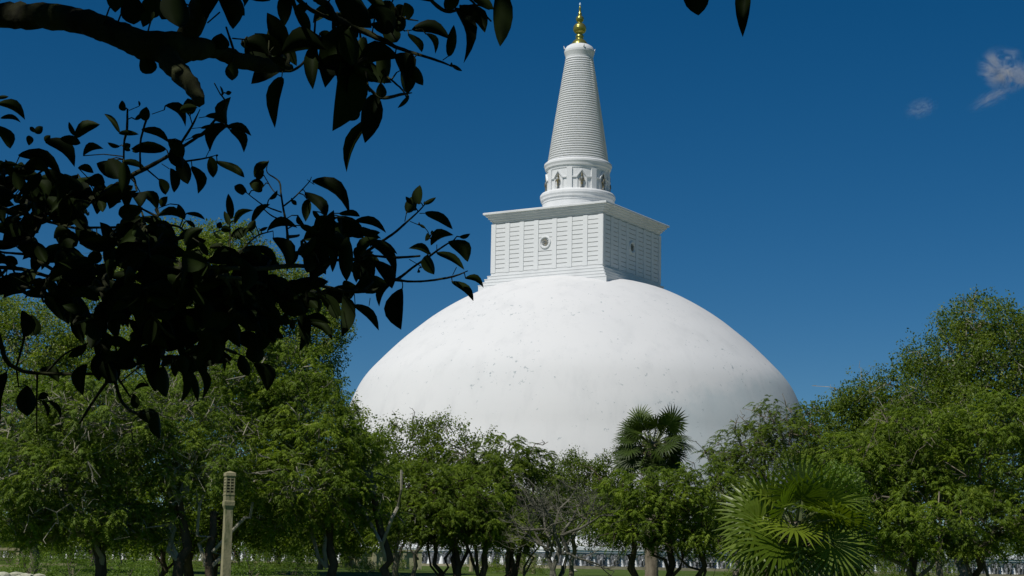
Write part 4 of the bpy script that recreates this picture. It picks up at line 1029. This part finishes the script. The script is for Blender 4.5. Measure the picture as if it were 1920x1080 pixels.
TWIG_LINES = [
    [(678,484,3.9),(689,479,3.9),(739,483,5.0),(787,480,3.9)],[(689,471,7.2),(712,455,5.6),(739,437,5.6),(764,415,4.4),(784,397,3.3),(803,376,1.9)],
    [(617,539,7.2),(656,547,6.1),(703,544,6.1),(737,527,6.1),(753,518,6.1),(776,500,5.0),(803,482,5.0),(831,462,3.9),(851,450,2.2)],
    [(739,525,5.6),(776,528,4.2),(814,525,4.2),(851,518,3.9),(877,508,1.9)],[(751,521,2.2),(755,534,2.2),(753,546,2.5)],[(759,415,1.7),(762,400,1.7)],
    [(787,400,1.1),(801,400,1.1)],[(809,451,1.1),(798,429,1.1),(769,415,1.4)],[(856,501,1.1),(849,515,1.4)],[(819,459,1.4),(819,469,1.7)],
    [(694,559,1.4),(692,573,1.4)],[(767,486,1.1),(787,498,1.1),(790,502,0.8)],
    [(503,301,1.7),(501,323,2.2),(523,340,3.3),(527,365,3.9),(531,390,4.4),(537,423,5.0),(541,465,6.1),(542,498,6.7)],
    [(531,387,3.6),(551,371,3.3),(578,343,2.2),(584,332,1.1)],[(528,398,3.1),(506,390,2.8),(489,382,2.8),(462,361,1.9)],
    [(530,414,3.1),(509,404,2.8),(492,390,2.5)],[(495,329,1.9),(512,357,2.2),(526,368,2.5)],
    [(412,501,9.4),(476,504,9.4),(517,501,10.0),(553,498,8.9),(592,500,8.3),(620,491,6.7),(651,484,5.0)],
    [(412,519,8.3),(453,523,8.3),(487,532,7.8),(512,540,6.7),(539,537,5.6)],[(539,537,5.6),(570,532,6.1),(592,532,7.2),(626,543,6.7),(664,547,6.1)],
    [(431,507,5.0),(431,434,3.3),(431,407,1.9)],[(596,512,3.9),(605,473,3.6),(605,446,2.8),(614,407,1.4)],[(570,482,1.7),(592,491,2.2)],
    [(451,471,4.4),(481,443,3.3),(512,433,1.9)],[(612,543,1.1),(610,559,1.1)],[(576,337,1.1),(589,346,1.1)],[(512,434,1.4),(513,448,1.4)],
    [(260,426,4.1),(301,422,3.7),(337,426,4.5),(350,447,3.7)],[(348,506,4.9),(382,502,4.9),(443,504,4.9),(513,504,4.9)],[(303,388,1.0),(293,392,1.2)],
    [(218,364,12.2),(230,342,10.2),(250,327,9.4),(275,315,9.0),(311,295,7.7),(344,274,6.9),(377,252,5.7),(399,230,5.3),(422,195,4.1),(411,173,2.4),(402,156,2.4)],
    [(341,266,5.3),(360,236,4.5),(375,205,1.6)],[(263,315,4.5),(263,270,4.1),(269,242,4.1),(274,226,4.5)],
    [(232,299,4.1),(233,266,4.5),(238,242,5.3),(239,205,4.1)],[(344,303,4.1),(383,297,3.7),(405,291,1.6)],[(242,207,1.2),(261,199,1.2)],
    [(285,214,1.2),(308,206,1.2)],[(373,221,1.2),(391,218,1.2)],[(360,241,1.0),(377,239,1.0)],[(393,281,1.4),(386,295,1.6)],[(347,263,1.0),(362,257,1.0)],
    [(277,319,3.3),(297,336,2.9),(307,344,2.0)],[(356,217,2.9),(360,232,2.0),(360,238,1.6)],[(303,307,1.0),(318,317,1.0)],
    [(-194,23,54.5),(0,28,49.8),(58,31,49.8),(117,33,51.3),(163,43,49.8),(206,58,49.8),(253,78,53.7),(311,90,62.2),(362,91,50.6),(408,95,32.7),(447,113,33.5),(502,123,27.2),(545,128,15.6)],
    [(303,93,46.7),(335,136,40.8),(358,159,35.0),(371,181,26.4),(374,191,22.6)],[(335,89,42.8),(362,47,43.6),(375,12,43.6),(389,-23,43.6)],
    [(389,43,3.1),(412,23,3.5)],[(424,51,3.9),(438,93,5.4)],[(436,72,3.1),(459,74,3.1)],
    [(503,101,12.2),(510,110,4.3),(539,134,4.9),(573,113,6.1),(588,70,4.9),(591,37,4.3)],
    [(539,-37,10.4),(549,0,9.2),(567,46,9.2),(604,76,7.9),(631,101,4.9)],
    [(576,-31,17.1),(594,-3,16.5),(613,9,15.9),(631,34,14.7),(674,55,13.4),(720,76,11.0),(744,89,7.9),(790,104,6.1),(827,116,4.9),(863,131,1.8)],
    [(552,-24,10.4),(561,0,9.8),(588,21,9.2),(631,40,7.9),(659,53,6.7)],[(674,-18,6.1),(714,18,5.5),(759,34,4.3),(784,39,2.1)],
    [(790,-18,7.9),(836,21,7.3),(888,9,3.7),(918,18,2.4)],[(866,-18,6.1),(897,15,4.3),(921,40,3.1)],
    [(686,159,5.5),(714,183,7.3),(753,177,5.5),(772,174,2.1)],[(723,141,4.3),(753,167,3.7),(762,183,2.1)],[(830,113,1.8),(841,105,1.5)],
    [(931,-49,6.1),(938,-18,4.9)],[(530,131,1.8),(528,148,1.8)],[(704,24,3.1),(698,61,2.7)],[(674,55,4.3),(680,98,4.3),(692,171,3.1)],
    [(759,58,1.8),(784,55,1.5)],[(-5,621,9.1),(11,674,9.1),(30,690,8.1),(54,698,7.5),(107,701,6.4),(188,701,5.4)],
    [(46,631,4.8),(40,655,4.8),(30,690,4.3)],[(31,696,4.3),(35,725,3.2)],[(70,701,4.8),(69,744,3.8),(69,812,2.7)],
    [(89,696,4.8),(123,663,4.3),(166,643,3.2)],[(138,535,5.9),(140,572,5.9),(150,610,7.0),(172,634,8.6),(204,661,9.1)],
    [(204,712,7.0),(177,749,5.9),(149,794,4.3)],[(215,712,7.0),(228,752,6.4),(247,771,5.9),(266,775,7.0)],[(223,712,5.4),(244,744,3.2)],
    [(258,690,3.2),(226,717,3.2)],[(69,747,2.1),(81,753,2.1),(93,753,1.9)],[(259,779,2.1),(246,798,2.1),(250,829,2.1)],[(27,725,2.1),(43,725,2.1)],
    [(200,666,5.9),(281,669,6.4),(340,668,5.9),(388,655,5.4),(423,655,4.3),(451,666,2.7)],[(329,634,4.3),(388,629,4.8),(442,626,4.3),(493,613,3.2)],
    [(493,604,3.8),(536,602,3.8),(576,598,2.7)],[(597,543,6.4),(611,556,1.9)],
    [(-12,386,6.9),(0,389,6.9),(37,399,6.9),(71,409,6.5),(100,418,5.7),(143,428,5.3),(163,427,4.9),(224,426,4.5),(265,424,3.3)],
    [(-12,470,5.7),(12,474,4.9),(49,478,5.3),(81,495,6.5),(112,513,7.7),(132,521,9.0),(173,541,10.6),(222,545,10.2)],
    [(-12,456,11.0),(0,455,10.6),(31,456,10.2),(53,450,8.1),(69,430,6.1),(86,401,4.9)],[(-12,501,8.1),(41,505,8.1),(94,519,7.3),(130,523,6.1)],
    [(57,407,4.1),(41,381,3.3),(12,352,2.4)],[(122,515,6.1),(138,544,6.1),(155,584,5.3)],[(114,442,4.1),(143,401,4.1),(183,371,6.1),(220,344,8.1)],
]

# ---------------------------------------------------------------- the big-leaved tree the camera stands under
TREE0 = np.array([-2.9, 3.4, 0.0])
ft = thing('leafy_tree', 'dark big-leaved tree in the foreground whose shaded boughs cross the upper left of the picture', 'tree', tuple(TREE0))
def depth_low(x, y):
    return 5.4 + 0.35*np.sin(x*0.011 + 0.8) + 0.25*np.sin(y*0.017 + x*0.006) - 0.0004*x
def depth_top(x, y):
    return 3.9 + 0.22*np.sin(x*0.009 + 2.0) + 0.18*np.sin(y*0.02)
def is_top(pts):
    y = min(p[1] for p in pts); x = pts[0][0]
    return y < 150 and not (max(p[1] for p in pts) > 215)
def depth_of(x, y, top): return depth_top(x, y) if top else depth_low(x, y)
branches = []
def line_is_top(pl):
    m = np.mean([p[1] for p in pl]); return m < 165
for pl in TWIG_LINES:
    top = line_is_top(pl)
    s = smooth_line([(x, y, w) for x, y, w in pl], 6)
    P = np.array([at(x, y, depth_of(x, y, top)) for x, y, w in s])
    D = np.array([depth_of(x, y, top) for x, y, w in s])
    rad = np.maximum(s[:, 2]*0.5*D/3300, 0.0012)
    branches.append((s, P, rad, top))
for s, P, rad, top in branches:
    nn = len(P)
    wob = rng.normal(size=(nn, 1))*rad[:, None]*0.07
    Q = P + wob*np.array([0.5, 0.5, 1]) - TREE0
    r2 = rad*(1 + rng.normal(0, 0.035, nn))
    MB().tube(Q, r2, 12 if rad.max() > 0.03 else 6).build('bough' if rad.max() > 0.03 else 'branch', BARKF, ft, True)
# trunk and limbs beyond the frame that carry what the frame shows
tk = MB()
tk.tube(smooth_line([(0, 0, -0.4), (0.05, 0.02, 0.6), (-0.05, 0.1, 1.6), (0.05, 0.0, 2.6), (-0.1, -0.1, 4.0), (0.1, -0.3, 5.4), (0.2, -0.5, 6.8)], 4),
        np.interp(np.linspace(0, 1, 25), [0, 0.1, 0.4, 1], [0.36, 0.27, 0.23, 0.10]), 16)
tk.build('trunk', BARKF, ft, True)
lim = MB()
def limb(pts, r0, r1):
    q = smooth_line(pts, 5); lim.tube(q, np.linspace(r0, r1, len(q)), 10)
p_left = at(-194, 23, depth_top(-194, 23)) - TREE0
limb([(0, 0, 2.2), (p_left+np.array([-0.6, -0.25, -0.05])), p_left], 0.14, 0.083)
for (x, y, r) in ((-12, 386, .03), (-12, 471, .028), (-12, 455, .045), (-12, 502, .034), (-8, 501, .03), (-5, 620, .028)):
    e = at(x, y, depth_low(x, y)) - TREE0
    limb([(0, 0.1, 1.9+r*6), e + np.array([-0.5, -0.2, -0.12]), e], 0.07, r)
up = at(389, -23, depth_top(389, -23)) - TREE0
limb([up, up+np.array([0.1, -0.1, 0.5]), up+np.array([0.5, -0.5, 1.4]), up+np.array([1.6, -1.2, 2.0])], 0.068, 0.03)
for (x, y) in ((540, -37), (576, -31), (674, -18), (790, -18), (866, -18), (552, -24), (930, -49)):
    e = at(x, y, depth_top(x, y)) - TREE0
    limb([up+np.array([0.05, -0.03, 0.35+x*0.0004]), (up+e)/2+np.array([0, 0, 0.35]), e], 0.03, 0.006)
e = at(1300, -70, 4.0) - TREE0; e2 = at(1400, -66, 4.1) - TREE0
limb([up+np.array([0.3, -0.3, 0.9]), (up+e)/2+np.array([0, 0, 0.5]), e, e2], 0.035, 0.004)
for k in range(16):
    a = k*2*math.pi/16 + 0.2
    h0 = np.array([-0.1, -0.1, 3.6+0.2*k % 2.4])
    tip = np.array([0.9+5.4*math.cos(a), -1.6+5.2*math.sin(a), 4.9+0.5*math.sin(k*2.1)])
    q = smooth_line([h0, (h0+tip)/2+np.array([0, 0, 0.5]), tip], 5)
    px, py, w = to_px(q + TREE0)
    if ((w > 0) & (py > -60) & (px > -80) & (px < 2000)).any(): q[:, 2] += 1.2
    lim.tube(q, np.linspace(0.09, 0.02, len(q)), 8)
lim.build('limbs', BARKF, ft, True)

# leaf shapes: pointed ovals, arched and folded
def leaf_mesh(bow, fold, curl, aw, name='leaf'):
    TS = (0, 0.05, 0.15, 0.32, 0.5, 0.68, 0.83, 0.93, 1.0)
    n = len(TS)-1; v = []; f = []
    for i in range(n+1):
        t = TS[i]
        w = 0.52*(math.sin(math.pi*t**aw))**0.68 if 0 < t < 1 else 0.0
        w = max(w, 0.012)
        if t > 0.8: w *= 1 - (t-0.8)*1.6
        x0 = bow*math.sin(math.pi*t); z0 = -curl*(t-0.3)**2
        for o, hz in ((-1, fold), (-0.5, fold*0.35), (0, 0), (0.5, fold*0.35), (1, fold)):
            v.append((x0/1.0, t, z0 + hz*w*2, o*w))
    return v, n
def leaf_mesh_build(bow, fold, curl, aw, wr):
    """wr: width / length"""
    v, n = leaf_mesh(bow, fold, curl, aw)
    vv = [(x0 + ow*wr, t, z*1.0*(wr if False else 1)) for x0, t, z, ow in v]
    f = [(i*5+j, i*5+j+1, (i+1)*5+j+1, (i+1)*5+j) for i in range(n) for j in range(4)]
    me = MB().add(vv, f).mesh('leaf', BIGLEAF, True)
    return me
WRS = (0.32, 0.45, 0.6, 0.8)
LM = {(b, k): leaf_mesh_build(b*0.19, (0.10, 0.16, 0.22, 0.16)[k], 0.12, (0.80, 0.9, 1.0, 0.85)[k], WRS[k]) for b in (0, 1) for k in range(4)}
all_leaves = []      # (size, mesh, matrix)
viewdir = FWD
def leaf_at(P0, P1, width, arch, tilt=None):
    d = P1-P0; L_ = float(np.linalg.norm(d))
    if L_ < 1e-4: return
    y = d/L_
    v = (P0+P1)/2 - EYE; v /= np.linalg.norm(v)
    x = np.cross(y, v); x /= np.linalg.norm(x)
    if x[2] < 0: x = -x
    z = np.cross(x, y)
    tl = rng.normal(0, 0.45) if tilt is None else tilt
    tl = float(np.clip(tl, -0.8, 0.8))
    x2 = x*math.cos(tl) + z*math.sin(tl); z2 = np.cross(x2, y)
    wtrue = width/max(0.7, math.cos(tl))
    wr = wtrue/L_
    k = int(np.argmin([abs(wr-q) for q in WRS]))
    sx = float(np.clip(wr/WRS[k], 0.6, 1.9))
    Mx = np.eye(4)
    Mx[:3, 0] = x2*L_*(sx if not arch else sx); Mx[:3, 1] = y*L_; Mx[:3, 2] = z2*L_
    Mx[:3, 3] = P0 - TREE0
    all_leaves.append((L_*wtrue/ (np.linalg.norm(P0-EYE)**2), (1 if arch else 0, k), Mx))
stalks = MB()
tops = [(s, P) for s, P, r_, tp in branches if tp]; lows = [(s, P) for s, P, r_, tp in branches if not tp]
def nearest(x, y, top):
    best = (1e9, None)
    for s, P in (tops if top else lows):
        d = np.hypot(s[:, 0]-x, s[:, 1]-y); i = int(d.argmin())
        if d[i] < best[0]: best = (d[i], P[i])
    return best
for (bx, by, tx, ty, w, arch) in LEAF_OUTLINES:
    top = (by < 205 and bx > 210) and not (by > 150 and bx < 470)
    dj = rng.uniform(-0.12, 0.12)
    D = depth_of(bx, by, top) + dj
    P0 = at(bx, by, D); dist = w*D/3300
    L_ = math.hypot(tx-bx, ty-by)*D/3300
    P1 = at(tx, ty, D + rng.uniform(-0.3, 0.3)*L_)
    if w < 14: w *= 1.0
    ex = (P1-P0)*0.04; leaf_at(P0-ex, P1+ex, w*D/3300*1.06, arch)
    d, q = nearest(bx, by, top)
    if 2 < d < 90:
        m = (P0+q)/2 + np.array([0, 0, 0.006])
        stalks.tube(np.array([q, m, P0])-TREE0, [0.0022, 0.0018, 0.0018], 4)
# denser growth behind the traced leaves: twigs carrying whorls of leaves
def inside(x, y, poly):
    c = False; j = len(poly)-1
    for i in range(len(poly)):
        if (poly[i][1] > y) != (poly[j][1] > y) and x < (poly[j][0]-poly[i][0])*(y-poly[i][1])/(poly[j][1]-poly[i][1]+1e-9)+poly[i][0]: c = not c
        j = i
    return c
MASS = [(-60, 300), (60, 300), (140, 325), (250, 345), (300, 440), (420, 470), (520, 480), (600, 545), (590, 590), (520, 640), (470, 640), (450, 690), (380, 690), (300, 690), (240, 680), (200, 700), (150, 640), (60, 560), (-60, 580)]
MASS2 = [(550, 420), (660, 400), (750, 430), (745, 490), (700, 520), (640, 600), (590, 590)]
MASS3 = [(440, -40), (900, -40), (860, 20), (760, 90), (740, 180), (650, 190), (560, 140), (460, 60)]
cnt = 0
for k in range(30000):
    if cnt >= 142: break
    top = cnt >= 134
    PG = MASS if cnt < 122 else (MASS2 if cnt < 134 else MASS3)
    x, y = rng.uniform(-60, 900), rng.uniform(-40, 700)
    if not inside(x, y, PG): continue
    d, q = nearest(x, y, top)
    if d > 110 or d < 8: continue
    cnt += 1
    D = depth_of(x, y, top) + rng.uniform(-0.25, 0.45)*(0.3 if top else 1)
    E_ = at(x, y, D)
    mid = (q+E_)/2 + rng.normal(size=3)*0.02
    stalks.tube(smooth_line(np.array([q, mid, E_])-TREE0, 3), np.linspace(0.006, 0.003, 7), 5)
    for m in range(rng.integers(3, 6)):
        f = rng.uniform(0.45, 1.0); b = q*(1-f)+E_*f
        a = rng.uniform(0, 2*math.pi)
        ux, uy = math.cos(a), math.sin(a)*0.7-0.45
        L_ = rng.uniform(0.065, 0.118)
        dd = RIGHT*ux + UPV*uy + FWD*rng.normal()*0.35; dd /= np.linalg.norm(dd)
        t_ = b + dd*L_
        px, py, _w = to_px(t_)
        if not inside(px[0], py[0], PG) and rng.uniform() < 0.9: continue
        leaf_at(b, t_, L_*rng.uniform(0.34, 0.52), rng.uniform() < 0.5)
tag(stalks.build('stalks', BARKF, ft), kind='stuff')
all_leaves.sort(key=lambda q: -q[0])
for sz, key, Mx in all_leaves[:298]:
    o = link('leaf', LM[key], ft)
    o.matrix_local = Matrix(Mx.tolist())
rest = MB()
for sz, key, Mx in all_leaves[298:]:
    me = LM[key]; co = np.empty(len(me.vertices)*3, np.float32); me.vertices.foreach_get('co', co); co = co.reshape(-1, 3)
    co = co @ Mx[:3, :3].T + Mx[:3, 3]
    rest.add(co, [tuple(p.vertices) for p in me.polygons])
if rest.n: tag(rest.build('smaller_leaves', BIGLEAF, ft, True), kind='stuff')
# the crown overhead, which shades these boughs, with low leaves added to block light
NC = 22000
u = rng.normal(size=(NC*2, 3)); u /= np.linalg.norm(u, axis=1)[:, None]
c = np.array([-2.0, 1.6, 6.4]) + u*rng.uniform(0.3, 1, (NC*2, 1))**0.5*np.array([6.8, 7.4, 2.3])
low = np.stack([rng.uniform(-9, 6, NC), rng.uniform(-7, -0.8, NC), rng.uniform(0.9, 6, NC)], 1)  # unseen, put in behind the camera to cut light on the boughs
side_ = np.stack([rng.uniform(-8, -3.6, NC//2), rng.uniform(-1, 6, NC//2), rng.uniform(0.9, 6, NC//2)], 1)  # unseen leaves added on the left, blocking light as well
c = np.concatenate([c[:NC], low[:7000], side_[:5000]]); c = c[rng.permutation(len(c))]
px, py, w = to_px(c)
hid_ = (w < 0.3) | (py < -70) | (px < -110) | (px > 2030)
keep = hid_ & (c[:, 2] > 0.8) & (np.hypot(c[:, 0], c[:, 1]) > 1.2)
c = c[keep]
n = len(c)
d = rng.normal(size=(n, 3)); d[:, 2] -= 0.8; d /= np.linalg.norm(d, axis=1)[:, None]
wv = np.cross(d, rng.normal(size=(n, 3))); wv /= np.linalg.norm(wv, axis=1)[:, None]
Lg = rng.uniform(0.16, 0.26, (n, 1))
V = np.stack([c, c+d*Lg*0.5+wv*Lg*0.27, c+d*Lg, c+d*Lg*0.5-wv*Lg*0.27], 1).reshape(-1, 3) - TREE0
px, py, w = to_px(V + TREE0)
bad = ((w > 0.3) & (py > -15) & (px > -30) & (px < 1950)).reshape(-1, 4).any(1)
V = V.reshape(-1, 4, 3)[~bad].reshape(-1, 3)
BIGT = leaf_mat('unseen_shade_leaf', (0.012, 0.02, 0.004), (0.016, 0.028, 0.006), (0.025, 0.04, 0.009), 0.12, 0.5, 0.2)
tag(link('unseen_shade_leaves', quad_mesh('unseen_shade_leaves', V, 4, BIGT, rng.uniform(0, 1, len(V)//4)), ft), kind='stuff')

# ---------------------------------------------------------------- small clouds
def cloud(px, py, dist, rx, ry, rot, dens, label, seed):
    P = at(px, py, dist)
    bm = bmesh.new(); bmesh.ops.create_icosphere(bm, subdivisions=3, radius=1)
    me = bpy.data.meshes.new('cloud'); bm.to_mesh(me); bm.free()
    m = bpy.data.materials.new('cloud_vapour'); m.use_nodes = True
    N, L = m.node_tree.nodes, m.node_tree.links; N.clear()
    out = N.new('ShaderNodeOutputMaterial'); pv = N.new('ShaderNodeVolumePrincipled')
    pv.inputs['Color'].default_value = (0.98, 0.97, 0.96, 1); pv.inputs['Anisotropy'].default_value = 0.1
    tc = N.new('ShaderNodeTexCoord')
    ln = N.new('ShaderNodeVectorMath'); ln.operation = 'LENGTH'; L.new(tc.outputs['Object'], ln.inputs[0])
    fall = N.new('ShaderNodeMapRange'); fall.inputs[1].default_value = 0.95; fall.inputs[2].default_value = 0.1
    L.new(ln.outputs['Value'], fall.inputs[0])
    mp = N.new('ShaderNodeMapping'); mp.inputs['Location'].default_value = (seed*3.1, seed, 0); mp.inputs['Scale'].default_value = (1.3, 1.3, 1.3)
    L.new(tc.outputs['Object'], mp.inputs[0])
    no = N.new('ShaderNodeTexNoise'); no.inputs['Scale'].default_value = 1.5; no.inputs['Detail'].default_value = 7; no.inputs['Distortion'].default_value = 1.6
    no.inputs['Roughness'].default_value = 0.62
    L.new(mp.outputs[0], no.inputs['Vector'])
    nr = N.new('ShaderNodeMapRange'); nr.inputs[1].default_value = 0.49; nr.inputs[2].default_value = 0.68
    L.new(no.outputs['Fac'], nr.inputs[0])
    pw = N.new('ShaderNodeMath'); pw.operation = 'POWER'; pw.inputs[1].default_value = 1.8; L.new(fall.outputs[0], pw.inputs[0])
    mu = N.new('ShaderNodeMath'); mu.operation = 'MULTIPLY'; L.new(pw.outputs[0], mu.inputs[0]); L.new(nr.outputs[0], mu.inputs[1])
    m2 = N.new('ShaderNodeMath'); m2.operation = 'MULTIPLY'; m2.inputs[1].default_value = dens; L.new(mu.outputs[0], m2.inputs[0])
    L.new(m2.outputs[0], pv.inputs['Density']); L.new(pv.outputs[0], out.inputs['Volume'])
    me.materials.append(m)
    o = link('cloud', me, None, tuple(P)); k = dist/3300
    o.scale = (rx*k, ry*k*1.0, ry*k); o.rotation_euler = (0, -rot, 0)
    tag(o, label, 'cloud')
cloud(1886, 132, 4000, 66, 52, R(-20), 0.16, 'small bright wisp of cloud at the upper right edge', 1)
cloud(1866, 180, 4000, 76, 22, R(28), 0.055, 'thin streak of cloud trailing below the bright wisp', 2)
cloud(1726, 204, 4000, 42, 26, R(18), 0.045, 'tiny faint puff of cloud left of the others', 3)
print('tris', sum(s[1] for s in STAT), 'leaves', len(all_leaves))
